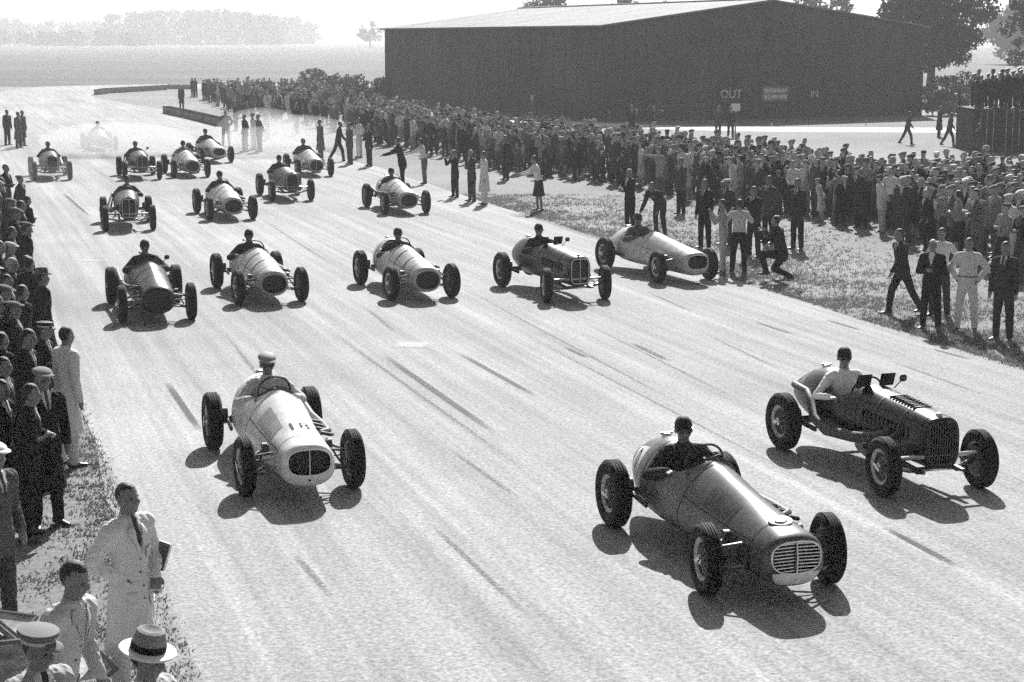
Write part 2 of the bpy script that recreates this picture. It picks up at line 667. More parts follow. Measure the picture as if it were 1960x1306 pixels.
def py_height(p, y):
    """height at which the point above p shows in row y"""
    d = math.hypot(0, p.y)
    ang = -PITCH - math.atan((y - 653) / FPX)
    return CAM_H + p.y * math.tan(ang)


def letter_sign(name, body, px, y0, y1, label, boardw=None):
    p = wall_point(px, 0, .16)
    za, zb = py_height(p, y1), py_height(p, y0)
    root = link(name, None, loc=(p.x, p.y, (za + zb) / 2))
    root.rotation_euler = (0, 0, HROT)
    tag(root, label, 'sign')
    size = (zb - za) / 0.70
    me = text_mesh(body, size, [mat('faded_letters', .75, .8, .2, nscale=2.5, namt=.5)], 0.01)
    o = link('lettering', me, root)
    o.rotation_euler = (R(90), 0, 0)
    w = max(v.co.x for v in me.vertices) - min(v.co.x for v in me.vertices)
    MB().box((0, .06, 0), (w + .35, .06, (zb - za) * 1.5)).build('board', mat('sign_black', .02, .8), root, False)
    return root


letter_sign('sign_board', 'OUT', 1397, 173, 189, 'painted OUT sign on the dark hangar front')
letter_sign('sign_board', 'IN', 1556, 174, 187, 'painted IN sign on the dark hangar front')


def notice_board():
    p = wall_point(1481, 0, .18)
    za, zb = py_height(p, 193), py_height(p, 166)
    root = tag(link('notice_board', None, loc=(p.x, p.y, (za + zb) / 2)), 'wide grey notice board with two rows of pale lettering on the hangar', 'notice board')
    root.rotation_euler = (0, 0, HROT)
    w, h = 1.95, zb - za
    MB().box((0, .05, 0), (w, .05, h)).build('board', mat('board_grey', .25, .8, nscale=4, namt=.5), root, False)
    f = MB()
    for s in (-1, 1):
        f.box((s * w / 2, .03, 0), (.06, .1, h + .06))
        f.box((0, .03, s * h / 2), (w - .06, .1, .06))
    f.build('frame', mat('board_frame', .2, .8), root, False)
    r2 = random.Random(3)
    for row in (1, -1):                                  # two rows of worn, unreadable blocks of lettering
        x = -w / 2 + .16
        while x < w / 2 - .2:
            bw_ = r2.uniform(.08, .26)
            MB().box((x + bw_ / 2, .018, row * h * .22), (bw_, .01, h * r2.uniform(.2, .3))).build('faded_letter_patch', mat('letter_grey', .7, .8, nscale=14, namt=.4), root, False)
            x += bw_ + .06


notice_board()

p = at(1407, 262)
po = tag(link('post_sign', None, loc=p), 'blank white square sign on a thin post before the hangar', 'sign')
h0, h1 = py_height(p, 213), py_height(p, 199)
MB().tube([(0, 0, 0), (0, 0, h1)], .04, 8).build('post', WOOD, po)
MB().box((0, -.06, (h0 + h1) / 2), (.46, .03, h1 - h0)).build('board', WHITE, po, False)

# thin marker posts beside the perimeter track
for px, py, y0, g in [(1218, 243, 208, .6), (1166, 238, 212, .25), (1477, 244, 236, .5), (1657, 240, 230, .5), (1018, 222, 182, .4), (965, 210, 177, .4), (982, 212, 177, .5), (947, 208, 177, .3), (1252, 242, 205, .3)]:
    q = at(px, py)
    hh = py_height(q, y0)
    po = tag(link('marker_post', None, loc=q), 'thin pale marker post standing near the hangar wall', 'post', 'marker posts by the hangar')
    MB().tube([(0, 0, 0), (0, 0, hh)], .03, 6).build('pole', mat('post_%.2f' % g, g, .8), po)
    if y0 < 200: MB().box((0, -.04, hh - .15), (.22, .02, .3)).build('card', PAPER, po, False)


# ------------------------------------------------------------------ trees, shrubs, woods
def leaf_cloud(centres, radii, n_per, size, flat=0.75, seed=1):
    """leaf-sized quads spread through clumps; returns V, F"""
    r = np.random.RandomState(seed)
    V, n = [], 0
    for c, rad, k in zip(centres, radii, n_per):
        d = r.normal(size=(k, 3))
        d /= np.linalg.norm(d, axis=1)[:, None]
        rr = rad * np.power(r.uniform(0.15, 1, k), 0.45) * r.uniform(0.8, 1.15, k)
        pos = np.array(c) + d * rr[:, None] * np.array([1, 1, flat])
        a = r.normal(size=(k, 3))
        a /= np.linalg.norm(a, axis=1)[:, None]
        b = np.cross(a, r.normal(size=(k, 3)))
        b /= np.linalg.norm(b, axis=1)[:, None]
        s = size * r.uniform(0.6, 1.4, k)[:, None]
        q = np.stack([pos - a * s, pos + b * s * .55, pos + a * s, pos - b * s * .55], axis=1)
        V.append(q.reshape(-1, 3))
    V = np.concatenate(V)
    F = np.arange(len(V)).reshape(-1, 4)
    return V, F


def tree(name, label, loc, height, radius, trunk_h, leaf, n_clump, per, g, seed, group=None, sparse=False, cat='tree'):
    r = random.Random(seed)
    root = tag(link(name, None, loc=loc), label, cat, group)
    tr = MB()
    lean = Vector((r.uniform(-.3, .3), r.uniform(-.3, .3), 0))
    top = Vector((0, 0, height * .72)) + lean
    r0 = height * .028
    tr.tube([(0, 0, -.1), (0, 0, trunk_h * .5), Vector((0, 0, trunk_h)) + lean * .4, top], [r0 * 1.4, r0, r0 * .8, r0 * .2], 8)
    cz = (height + trunk_h) / 2
    hz = (height - trunk_h) / 2
    C, Rd, K = [], [], []
    for i in range(n_clump):
        while True:
            d = Vector((r.uniform(-1, 1), r.uniform(-1, 1), r.uniform(-1, 1)))
            if 0.25 < d.length < 1: break
        d = d * (1.0 if d.length > .6 else 1.25)
        w = 1.0 - .35 * max(0, d.z)
        c = Vector((d.x * radius * w, d.y * radius * w, cz + d.z * hz))
        cr = radius * r.uniform(.16, .34)
        C.append(tuple(c)); Rd.append(cr); K.append(max(6, int(per * (cr / (radius * .25)) ** 2)))
        if i < 16:
            b0 = Vector((0, 0, trunk_h * r.uniform(.7, 1.0) + r.uniform(0, hz * .6)))
            mid = b0.lerp(c, .5) + Vector((0, 0, .15 * radius))
            tr.tube([b0, mid, c], [r0 * .45, r0 * .28, r0 * .1], 5)
    tr.build('trunk', BARK, root)
    V, F = leaf_cloud(C, Rd, K, leaf, seed=seed)
    o = link('crown', arrays_mesh('crown', V, F, [leafmat('leaf_%.3f' % g, g)]), root)
    return root


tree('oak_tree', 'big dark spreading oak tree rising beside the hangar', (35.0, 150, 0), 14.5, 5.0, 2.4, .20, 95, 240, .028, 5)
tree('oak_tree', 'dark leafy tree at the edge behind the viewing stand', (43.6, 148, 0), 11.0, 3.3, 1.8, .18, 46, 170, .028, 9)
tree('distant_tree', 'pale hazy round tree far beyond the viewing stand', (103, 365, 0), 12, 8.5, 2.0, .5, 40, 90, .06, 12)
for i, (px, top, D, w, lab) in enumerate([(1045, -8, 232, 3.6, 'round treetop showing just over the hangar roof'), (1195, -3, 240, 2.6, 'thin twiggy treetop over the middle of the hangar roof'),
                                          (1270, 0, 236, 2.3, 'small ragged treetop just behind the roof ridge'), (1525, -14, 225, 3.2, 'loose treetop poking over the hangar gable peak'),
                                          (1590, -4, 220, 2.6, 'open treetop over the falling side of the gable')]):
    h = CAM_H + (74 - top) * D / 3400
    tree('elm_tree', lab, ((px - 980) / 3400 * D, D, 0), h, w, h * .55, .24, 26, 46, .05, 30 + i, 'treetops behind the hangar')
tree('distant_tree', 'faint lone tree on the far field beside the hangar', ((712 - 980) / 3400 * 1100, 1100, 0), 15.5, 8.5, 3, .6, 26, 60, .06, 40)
for i, (px, py, h, w) in enumerate([(632, 196, 2.3, 1.8), (668, 194, 2.4, 2.0), (700, 196, 2.7, 1.9), (735, 195, 2.5, 2.1), (768, 193, 2.1, 1.7), (790, 190, 1.5, 1.2), (597, 170, 2.8, 1.4), (648, 182, 2.4, 2.2),
                                    (845, 196, 2.8, 1.3)]):
    q = at(px, py)
    lab = ['thin pale bush leaning against the hangar side wall'] [0] if i == 8 else ('dark lone bush topping the far end of the crowd' if i == 6 else ['dense dark bush at the left end of the row by the hangar', 'rounded dark bush second in the row left of the hangar', 'tall dark bush in the middle of the row by the hangar', 'broad dark bush just left of the hangar corner', 'dark bush standing right at the hangar corner', 'small dark bush at the right end by the hangar side', '', 'dark bush set behind the left end of the row'][i])
    tree('bush', lab, q, h * .8, w, .2, .11, 24, 80, .05 if i < 8 else .12, 60 + i, None if i in (6, 8) else 'bushes by the hangar corner', cat='bush')
for i, (px, py, h, w) in enumerate([(1785, 222, 1.6, 1.5), (1815, 222, 1.8, 1.5), (1845, 220, 1.7, 1.5), (1800, 205, 2.2, 1.8), (1840, 202, 2.4, 1.9)]):
    tree('bush', ['low dark bush touching the right end of the hangar', 'low bush in the middle of the scrub by the viewing stand', 'low dark bush nearest the viewing stand', 'taller bush behind the scrub beside the hangar', 'taller bush behind the scrub beside the viewing stand'][i], at(px, py), h, w, .2, .12, 22, 70, .06, 80 + i, 'scrub beside the hangar', cat='bush')


def woodland():
    r = random.Random(21)
    C, Rd, K = [], [], []

    def band(x0, x1, ytop, D, dens):
        x = x0
        while x < x1:
            h = CAM_H + (74 - ytop(x) + r.uniform(-3, 4)) * D / 3400
            X = (x - 980) / 3400 * D
            Dj = D + r.uniform(-25, 25)
            cr = r.uniform(4.6, 8.5)
            for k in range(5):
                zz = h - cr * .6 - k * cr * .95 + r.uniform(-1, 1)
                if zz < -1: break
                C.append((X + r.uniform(-3, 3), Dj + r.uniform(-4, 4), zz))
                Rd.append(cr * r.uniform(.8, 1.1))
                K.append(110)
            x += cr * 3400 / D * dens
    band(-20, 240, lambda x: 38 if x < 35 else (48 if x < 110 else 44), 1650, .55)
    band(236, 545, lambda x: 30 - 8 * math.sin((x - 236) / 60.0) * .4 if x < 300 else 24 + max(0, (x - 440)) * .09, 1500, .5)
    band(535, 605, lambda x: 36 + max(0, x - 575) * .5, 1700, .5)
    band(-20, 300, lambda x: 64, 1300, .6)
    V, F = leaf_cloud(C, Rd, K, 1.25, seed=4)
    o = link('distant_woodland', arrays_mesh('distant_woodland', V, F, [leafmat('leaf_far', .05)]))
    tag(o, 'hazy line of woodland along the far horizon', 'woodland', kind='stuff')


woodland()


# straw bales marking the bend
def bale_mesh(seed):
    b = MB()
    b.box((0, 0, .21), (.95, .46, .42), bev=.05)
    me = b.mesh('straw_bale', [STRAW])
    bm = bmesh.new()
    bm.from_mesh(me)
    bmesh.ops.subdivide_edges(bm, edges=bm.edges[:], cuts=2, use_grid_fill=True)
    for v in bm.verts: v.co += noise.noise_vector(v.co * 7 + Vector((seed, 0, 0))) * .03
    bm.to_mesh(me)
    bm.free()
    return me


bms = [bale_mesh(s) for s in (1, 5, 9)]
twine = MB()
for x in (-.22, .22):
    twine.box((x, 0, .21), (.025, .50, .46))
tw_me = twine.mesh('twine', [mat('twine', .08, .9)], False)


def bale_row(pts, n, label, group):
    P = [Vector(p) for p in pts]
    L = [0]
    for a, b in zip(P[:-1], P[1:]): L.append(L[-1] + (b - a).length)
    for i in range(n):
        s = L[-1] * (i + .5) / n
        k = max(j for j in range(len(L) - 1) if L[j] <= s)
        q = P[k].lerp(P[k + 1], (s - L[k]) / (L[k + 1] - L[k]))
        d = P[k + 1] - P[k]
        o = link('straw_bale', bms[i % 3], None, (q.x, q.y, .004), (0, 0, math.atan2(d.y, d.x) + rng.uniform(-.06, .06)))
        o.scale = (1, 1.1, 1.15)
        tag(o, label, 'bale', group)
        link('twine', tw_me, o)


bale_row([at(318, 217), at(360, 226), at(425, 242)], 23, 'straw bale in the low row edging the near side of the grass tongue', 'bales along the near kerb of the bend')
bale_row([at(184, 182), at(205, 179), at(290, 174), at(318, 172.3)], 15, 'straw bale in the row curving round the tip of the grass tongue', 'bales round the far tip of the bend')
for px in (330, 347, 362): bale_row([at(px - 6, 171), at(px + 4, 171)], 1, 'lone straw bale spaced out on the far white track edge', 'spaced bales on the far track')


# ------------------------------------------------------------------ grass blades on the near verges
def blades(name, n, sampler, hmin, hmax, g, label, seed):
    r = np.random.RandomState(seed)
    P = np.array([sampler(r) for _ in range(n)])
    k = 4
    base = np.repeat(P, k, axis=0) + r.normal(scale=.035, size=(n * k, 2))
    h = r.uniform(hmin, hmax, n * k) * np.repeat(r.uniform(.6, 1.3, n), k)
    ang = r.uniform(0, 6.283, n * k)
    w = r.uniform(.006, .014, n * k)
    ln = r.normal(scale=.45, size=(n * k, 2)) * h[:, None]
    z0 = np.zeros(n * k)
    a = np.column_stack([base[:, 0] - np.cos(ang) * w, base[:, 1] - np.sin(ang) * w, z0])
    b = np.column_stack([base[:, 0] + np.cos(ang) * w, base[:, 1] + np.sin(ang) * w, z0])
    c = np.column_stack([base + ln, h])
    V = np.stack([a, b, c], axis=1).reshape(-1, 3)
    F = np.arange(len(V)).reshape(-1, 3)
    o = link(name, arrays_mesh(name, V, F, [leafmat('blade_%.2f' % g, g)]))
    return tag(o, label, 'grass', kind='stuff')


def samp_right(r):
    while True:
        y = 26 + 34 * r.uniform() ** 1.5
        x = right_edge(y) + r.exponential(2.2) * (1 if r.uniform() < .8 else 2.5) - .12
        if x < right_edge(y) + 14:
            nz = noise.noise(Vector((x * .7, y * .7, 0)))
            if nz > -.15 or r.uniform() < .25: return (x, y)


def samp_left(r):
    while True:
        y = 8 + 22 * r.uniform()
        x = left_edge(y) - r.exponential(1.3) + .15
        if x > left_edge(y) - 6:
            nz = noise.noise(Vector((x * 1.1, y * 1.1, 3)))
            if nz > -.1 or r.uniform() < .3: return (x, y)


blades('grass', 17000, samp_right, .025, .08, .24, 'rough tufty grass on the crowd side verge', 3)
blades('grass', 9000, samp_left, .012, .04, .18, 'trodden grass along the near left verge', 4)


# ------------------------------------------------------------------ people
def nrm(v):
    return Vector(v).normalized()


POSES = {
    # arms: (upper, fore) for person's left (+X) and right (-X); legs: (thigh, shin); lean forward; head yaw, pitch
    'stand': dict(la=((.18, .02, -1), (.05, -.2, -1)), ra=((-.18, .05, -1), (-.08, -.15, -1)), ll=((.07, 0, -1), (.03, .03, -1)), rl=((-.07, -.02, -1), (-.03, .05, -1)), lean=2),
    'folded': dict(la=((.3, -.15, -1), (-.85, -.55, .25)), ra=((-.3, -.15, -1), (.85, -.6, .15)), ll=((.1, 0, -1), (.05, .03, -1)), rl=((-.1, -.02, -1), (-.05, .05, -1)), lean=3),
    'hips': dict(la=((.75, .35, -1), (-.55, -.35, -.75)), ra=((-.75, .35, -1), (.55, -.35, -.75)), ll=((.12, 0, -1), (.06, .03, -1)), rl=((-.12, -.02, -1), (-.06, .05, -1)), lean=0),
    'pockets': dict(la=((.35, .25, -1), (-.15, -.5, -.9)), ra=((-.35, .25, -1), (.15, -.5, -.9)), ll=((.08, 0, -1), (.02, .02, -1)), rl=((-.12, -.12, -1), (-.03, .06, -1)), lean=2),
    'camera': dict(la=((.45, -.6, -.65), (-.45, -.45, .9)), ra=((-.45, -.6, -.65), (.45, -.45, .9)), ll=((.1, 0, -1), (.04, .03, -1)), rl=((-.1, -.05, -1), (-.04, .06, -1)), lean=2),
    'walk': dict(la=((.15, -.45, -1), (.02, -.6, -.8)), ra=((-.15, .45, -1), (-.05, .1, -1)), ll=((.04, .42, -1), (.02, .6, -1)), rl=((-.04, -.45, -1), (-.02, -.12, -1)), lean=8),
    'reach': dict(la=((.25, -.75, -.6), (.0, -1, -.25)), ra=((-.25, -.75, -.6), (0, -1, -.2)), ll=((.08, .05, -1), (.04, .1, -1)), rl=((-.08, -.1, -1), (-.04, .06, -1)), lean=14),
    'bend': dict(la=((.2, -.35, -1), (.05, -.7, -.7)), ra=((-.2, -.35, -1), (-.05, -.7, -.7)), ll=((.1, -.25, -1), (.04, .25, -1)), rl=((-.1, -.1, -1), (-.04, .3, -1)), lean=58),
    'crouch': dict(la=((.25, -.7, -.7), (-.4, -.5, .7)), ra=((-.25, -.7, -.7), (.4, -.5, .7)), ll=((.2, -1, .05), (.05, .35, -1)), rl=((-.2, -.55, -.75), (-.05, .9, -.35)), lean=14),
    'point': dict(la=((.3, -.2, -1), (.1, -.5, -.8)), ra=((-.65, -.75, .15), (-.35, -.9, .2)), ll=((.09, 0, -1), (.04, .03, -1)), rl=((-.09, -.02, -1), (-.04, .05, -1)), lean=4),
    'behind': dict(la=((.3, .35, -1), (-.6, .55, -.6)), ra=((-.3, .35, -1), (.6, .55, -.55)), ll=((.1, 0, -1), (.04, .03, -1)), rl=((-.08, -.02, -1), (-.04, .05, -1)), lean=4),
    'book': dict(la=((.45, .1, -1), (-.5, -.55, -.45)), ra=((-.6, .35, -1), (.62, -.35, -.35)), ll=((.07, 0, -1), (.03, .03, -1)), rl=((-.07, -.02, -1), (-.03, .05, -1)), lean=-1, head=(0, -8)),
    'drive': dict(la=((.75, -.45, -.65), (-.55, -.85, .28)), ra=((-.75, -.45, -.65), (.55, -.85, .28)), ll=((.12, -1, .12), (.02, -1, -.3)), rl=((-.12, -1, .12), (-.02, -1, -.3)), lean=-10, head=(0, 6)),
    'drive_out': dict(la=((.6, -.55, -.7), (-.4, -.95, .22)), ra=((-.75, -.2, -.8), (.35, -.95, .1)), ll=((.03, -1, .08), (.0, -1, -.3)), rl=((.03, -1, .08), (.02, -1, -.3)), lean=-8, head=(-12, 6)),
}


def head_frame(P):
    lean = R(P.get('lean', 0))
    t = Vector((0, -math.sin(lean), math.cos(lean)))
    yaw, pitch = P.get('head', (0, 0))
    base = t * .53
    up = (t * .35 + Vector((0, 0, 1)) * .65).normalized()
    hc = base + up * .152 + Vector((0, -.016, 0))
    M = Matrix.Rotation(R(yaw), 3, 'Z') @ Matrix.Rotation(R(pitch), 3, 'X')
    return t, hc, M


def add_hat(b, kind, hc, M, mi=0, tag=None, seg=16):
    W = lambda p: M @ Vector(p) + hc
    if kind == 'cap':
        b.ell(W((0, .01, .075)), (.105, .128, .048), M @ Matrix.Rotation(R(10), 3, 'X'), seg, 8, mi, tag)
        b.ell(W((0, -.105, .055)), (.075, .055, .012), M @ Matrix.Rotation(R(14), 3, 'X'), seg, 6, mi, tag)
    elif kind == 'trilby':
        b.lathe([(.148, .0), (.152, .006), (.098, .012), (.094, .05), (.082, .095), (.06, .105), (.001, .092)], seg, M @ Matrix.Rotation(R(5), 3, 'X'), W((0, .0, .052)), mi, tag=tag)
    elif kind == 'beret':
        b.ell(W((.02, .02, .085)), (.115, .12, .035), M, seg, 6, mi, tag)
    elif kind == 'helmet':
        b.lathe([(.135, 0), (.138, .008), (.105, .02), (.098, .07), (.075, .12), (.03, .155), (.001, .16)], seg, M, W((0, .0, .045)), mi, tag=tag)
    elif kind == 'skullcap':
        b.ell(W((0, .012, .035)), (.085, .106, .092), M, seg, 8, mi, tag)
    elif kind == 'peaked':
        b.lathe([(.098, 0), (.1, .03), (.128, .055), (.122, .072), (.06, .085), (.001, .086)], seg, M, W((0, .01, .05)), mi, tag=tag)
        b.ell(W((0, -.11, .045)), (.07, .05, .01), M @ Matrix.Rotation(R(25), 3, 'X'), seg, 6, mi, tag)


HUMAN = {}


def human_mesh(key, pose, outfit='suit', hat=None, voxel=.028, ratio=None, hands=False, wrinkle=0.0, sex=None):
    """one continuous body; slots: 0 skin 1 top 2 bottom 3 shoe 4 hair or hat 5 shirt"""
    if key in HUMAN: return HUMAN[key]
    P = POSES[pose]
    b = MB()
    t, hc, HM = head_frame(P)
    X = Vector((1, 0, 0))
    thick = .014 if outfit in ('suit', 'coat', 'overall') else .0
    if outfit == 'fatcoat': thick = .03

    def rr(x, y): return (x + thick, y + thick)
    b.tube([t * -.09, t * -.02, t * .08, t * .20, t * .33, t * .43, t * .49], [rr(.150, .112), rr(.165, .12), rr(.156, .112), rr(.148, .105), rr(.168, .12), rr(.160, .105), rr(.09, .075)], 16, up=(0, -1, 0), tag='top')
    b.tube([t * .42, t * .52, hc - (hc - t * .52) * .35], [.075, .058, .055], 10, tag='neck')
    if True:
        b.tube([t * .475 + Vector((0, .012, 0)), t * .535 + Vector((0, .012, 0))], [(.09, .082), (.07, .068)], 12, up=(0, -1, 0), tag='top', dome=False)
    W = lambda p: HM @ Vector(p) + hc
    b.ell(W((0, .012, .025)), (.076, .096, .098), HM, 16, 12, tag='head')
    b.ell(W((0, -.022, -.052)), (.056, .066, .072), HM, 14, 10, tag='face')
    b.ell(W((0, -.055, -.095)), (.028, .024, .022), HM, 10, 6, tag='face')
    b.ell(W((0, -.094, -.025)), (.015, .022, .030), HM @ Matrix.Rotation(R(-15), 3, 'X'), 8, 6, tag='face')
    b.ell(W((0, -.074, .012)), (.052, .018, .014), HM, 10, 6, tag='face')
    b.ell(W((0, -.082, -.066)), (.026, .012, .012), HM, 8, 6, tag='face')
    for s in (-1, 1):
        b.ell(W((s * .078, .008, -.018)), (.012, .022, .034), HM, 8, 6, tag='face')
        b.ell(W((s * .04, -.062, -.035)), (.022, .022, .024), HM, 8, 6, tag='face')
    if hat: add_hat(b, hat, hc, HM, tag='hair')
    for s, k in ((1, 'la'), (-1, 'ra')):
        u, f = nrm(P[k][0]), nrm(P[k][1])
        sh = t * .445 + X * s * .172
        el = sh + u * .285
        wr = el + f * .245
        q = thick * .9
        b.tube([t * .46 + X * s * .10, sh], [.075 + q * .5, .072 + q], 10, tag='top')
        st = 'skin' if outfit == 'shirtsleeve_short' else 'top'
        b.tube([sh, sh.lerp(el, .5), el], [.068 + q, .058 + q, .048 + q], 10, tag='top')
        b.tube([el, el.lerp(wr, .35), wr], [.048 + q, .046 + q, .034 + q], 10, tag=st)
        hd = (f * .9 + Vector((0, 0, -.1))).normalized()
        side = hd.cross(Vector((0, 0, 1)))
        side = side.normalized() if side.length > .2 else X.copy()
        nrmv = side.cross(hd).normalized()
        if not hands:
            b.tube([wr, wr + hd * .06, wr + hd * .13], [(.034, .024), (.042, .026), (.03, .02)], 8, up=nrmv, tag='hand')
        else:
            b.tube([wr - hd * .01, wr + hd * .03, wr + hd * .085], [(.028, .022), (.040, .019), (.042, .017)], 10, up=nrmv, tag='hand')
            for j, (o_, ln) in enumerate(((-.031, .062), (-.0105, .074), (.0105, .07), (.031, .055))):
                p0 = wr + hd * .08 + side * o_
                p1 = p0 + hd * ln * .5 - nrmv * .012
                p2 = p1 + hd * ln * .38 - nrmv * .03
                b.tube([p0, p1, p2], [.0105, .010, .0085], 6, tag='hand')
            p0 = wr + hd * .025 - side * s * .03
            b.tube([p0, p0 + hd * .035 - side * s * .028, p0 + hd * .065 - side * s * .03 - nrmv * .012], [.013, .011, .009], 6, tag='hand')
    feet = []
    for s, k in ((1, 'll'), (-1, 'rl')):
        th, shn = nrm(P[k][0]), nrm(P[k][1])
        hj = X * s * .085 + t * -.05
        kn = hj + th * .42
        an = kn + shn * .40
        lt = 'bottom'
        lo = .012 if sex != 'f' else -.012
        b.tube([hj, hj.lerp(kn, .45), kn], [.098, .085 + lo * .5, .064 + lo], 10, tag='bottom')
        b.tube([kn, kn.lerp(an, .35), an], [.062 + lo, .06 + lo, .048 + lo], 10, tag=lt if sex != 'f' else 'skin')
        fd = Vector((s * .25, -1, 0)).normalized()
        if pose.startswith('drive'): fd = Vector((0, -.5, .8)).normalized()
        b.tube([an - fd * .05 + Vector((0, 0, -.035)), an + fd * .06 + Vector((0, 0, -.045)), an + fd * .17 + Vector((0, 0, -.055))], [(.042, .04), (.045, .035), (.035, .022)], 8, up=(0, 0, 1), tag='shoe')
    down = Vector((0, 0, -1))
    if outfit in ('suit',) and pose not in ('crouch', 'bend') and not pose.startswith('drive'):
        b.tube([t * .02, t * -.1 + down * .06, down * .20 + t * -.02], [(.168 + thick, .128 + thick), (.182, .142), (.190, .148)], 16, up=(0, -1, 0), tag='top', dome=False)
    if outfit in ('coat', 'fatcoat') and pose not in ('crouch',):
        b.tube([t * .05, down * .15, down * .34, down * .52], [(.165 + thick, .125 + thick), (.19, .15), (.205, .175), (.225, .195)], 16, up=(0, -1, 0), tag='top', dome=False)
    if outfit == 'skirt':
        b.tube([t * .05, down * .1, down * .3, down * .47], [(.145, .112), (.185, .14), (.205, .17), (.225, .20)], 16, up=(0, -1, 0), tag='bottom', dome=False)
    raw = b.mesh('raw', [], False)
    o = link('raw', raw)
    m1 = o.modifiers.new('r', 'REMESH')
    m1.mode = 'VOXEL'
    m1.voxel_size = voxel
    m2 = o.modifiers.new('s', 'SMOOTH')
    m2.factor = .5
    m2.iterations = 2
    if ratio:
        m3 = o.modifiers.new('d', 'DECIMATE')
        m3.ratio = ratio
    me = evaluated(o)
    drop(o)
    bvh = BVHTree.FromPolygons([Vector(v) for v in b.v], b.f)
    IHM = HM.inverted()
    tagof = b.t
    idx = []
    for p in me.polygons:
        c = p.center
        _, _, fi, _ = bvh.find_nearest(c)
        tg = tagof[fi] if fi is not None else 'top'
        mi = 1
        if tg in ('head', 'face', 'neck', 'hand', 'skin'):
            mi = 0
            q = IHM @ (c - hc)
            if tg in ('head', 'face') and hat not in ('skullcap',):
                if q.z > .068 or (q.y > .0 and q.z > -.035 and abs(q.x) < .079 + .02 and not (abs(q.x) > .074 and q.y < .03)) or (q.y > .035 and q.z > -.075): mi = 4
            if tg in ('head', 'face') and voxel < .012:
                for s in (-1, 1):
                    if (q - Vector((s * .033, -.078, -.006))).length < .013: mi = 4
        elif tg == 'bottom': mi = 2
        elif tg == 'shoe': mi = 3
        elif tg == 'hair': mi = 4
        if outfit == 'overall' and mi == 2: mi = 1
        if mi == 1:
            # open collar: shirt and tie show in a V at the chest
            fwd = -c.y - t.dot(c) * math.sin(R(P.get('lean', 0)))
            hgt = t.dot(c)
            if outfit in ('suit', 'coat', 'fatcoat') and c.y < t.y * hgt - .05 and hgt > .31 and abs(c.x) < (hgt - .29) * .27:
                mi = 5 if abs(c.x) > .02 else 4
            if outfit in ('shirt', 'skirt') and hgt < .03: mi = 2
            if outfit == 'overall' and .065 < hgt < .10 and abs(c.x) < .185 and not pose.startswith('drive'): mi = 5
            if pose.startswith('drive') and hgt < -.02: mi = 2
        idx.append(mi)
    for m in (SKIN, cloth(.03), cloth(.03), SHOE, HAIR, cloth(.6)): me.materials.append(m)
    me.polygons.foreach_set('material_index', idx)
    me.polygons.foreach_set('use_smooth', [True] * len(idx))
    if wrinkle:
        co = np.empty(len(me.vertices) * 3, dtype=np.float32)
        me.vertices.foreach_get('co', co)
        co = co.reshape(-1, 3)
        no = np.array([v.normal for v in me.vertices])
        vm = np.zeros(len(me.vertices), dtype=bool)
        for p in me.polygons:
            if idx[p.index] in (1, 2):
                for vi in p.vertices: vm[vi] = True
        for i in np.nonzero(vm)[0]:
            c = Vector(co[i])
            w = noise.noise(Vector((c.x * 9, c.y * 9, c.z * 5))) + .7 * (1 - 2 * abs(noise.noise(Vector((c.x * 20 + c.z * 12, c.y * 18, c.z * 9)))))- .35
            co[i] += no[i] * w * wrinkle
        me.vertices.foreach_set('co', co.ravel())
    zmin = min(v.co.z for v in me.vertices)
    if not pose.startswith('drive'):
        me.transform(Matrix.Translation((0, 0, -zmin)))
    else:
        zmin = 0
    me.update()
    HUMAN[key] = (me, -zmin, hc, HM)
    return HUMAN[key]


CLOTHES = dict(black=.012, dark=.022, navy=.03, brown=.05, grey=.11, tweed=.075, light=.33, white=.62)


def dress(o, top, bottom, hair=HAIR, shirt=.6, shoe=SHOE, skin=SKIN):
    slots(o, [skin, cloth(top), cloth(bottom), shoe, hair, cloth(shirt)])
    return o


def hat_object(o, kind, hm, mats):
    """a hat of its own under the person"""
    me, dz, hc, HM = hm
    b = MB()
    c = hc + Vector((0, 0, dz))
    Wp = lambda p: HM @ Vector(p) + c
    if kind == 'fedora':
        b.lathe([(.165, -.004), (.172, .004), (.168, .010), (.104, .014), (.100, .02), (.097, .052)], 28, HM @ Matrix.Rotation(R(4), 3, 'X'), Wp((0, .004, .05)), 0)
        b.lathe([(.099, .050), (.094, .09), (.082, .128), (.060, .136), (.034, .122), (.001, .116)], 28, HM @ Matrix.Rotation(R(4), 3, 'X'), Wp((0, .004, .05)), 1)
        b.lathe([(.106, .014), (.106, .052), (.0985, .052), (.0985, .014)], 28, HM @ Matrix.Rotation(R(4), 3, 'X'), Wp((0, .004, .05)), 2, closed=True)
        return b.build('hat', mats, o)
    add_hat(b, kind, c, HM, 0, seg=20)
    if kind == 'peaked':
        b.lathe([(.101, 0), (.103, .022), (.099, .022), (.098, 0)], 20, HM, Wp((0, .01, .051)), 1, closed=True)
    return b.build('cap' if kind in ('cap', 'peaked', 'beret', 'skullcap') else 'hat', mats, o)


PEOPLE_GROUP = {}


def person(px, py, face, key, scale, label, group=None, z=0.0, loc=None):
    """a person whose feet stand where the photograph shows pixel px, py; face 0 looks at the camera, 90 to picture right"""
    me = HUMAN[key][0]
    q = loc if loc is not None else at(px, py, z)
    o = link('person', me, None, (q[0], q[1], q[2]), (0, 0, R(face)))
    o.scale = (scale, scale, scale)
    return tag(o, label, 'person', group)


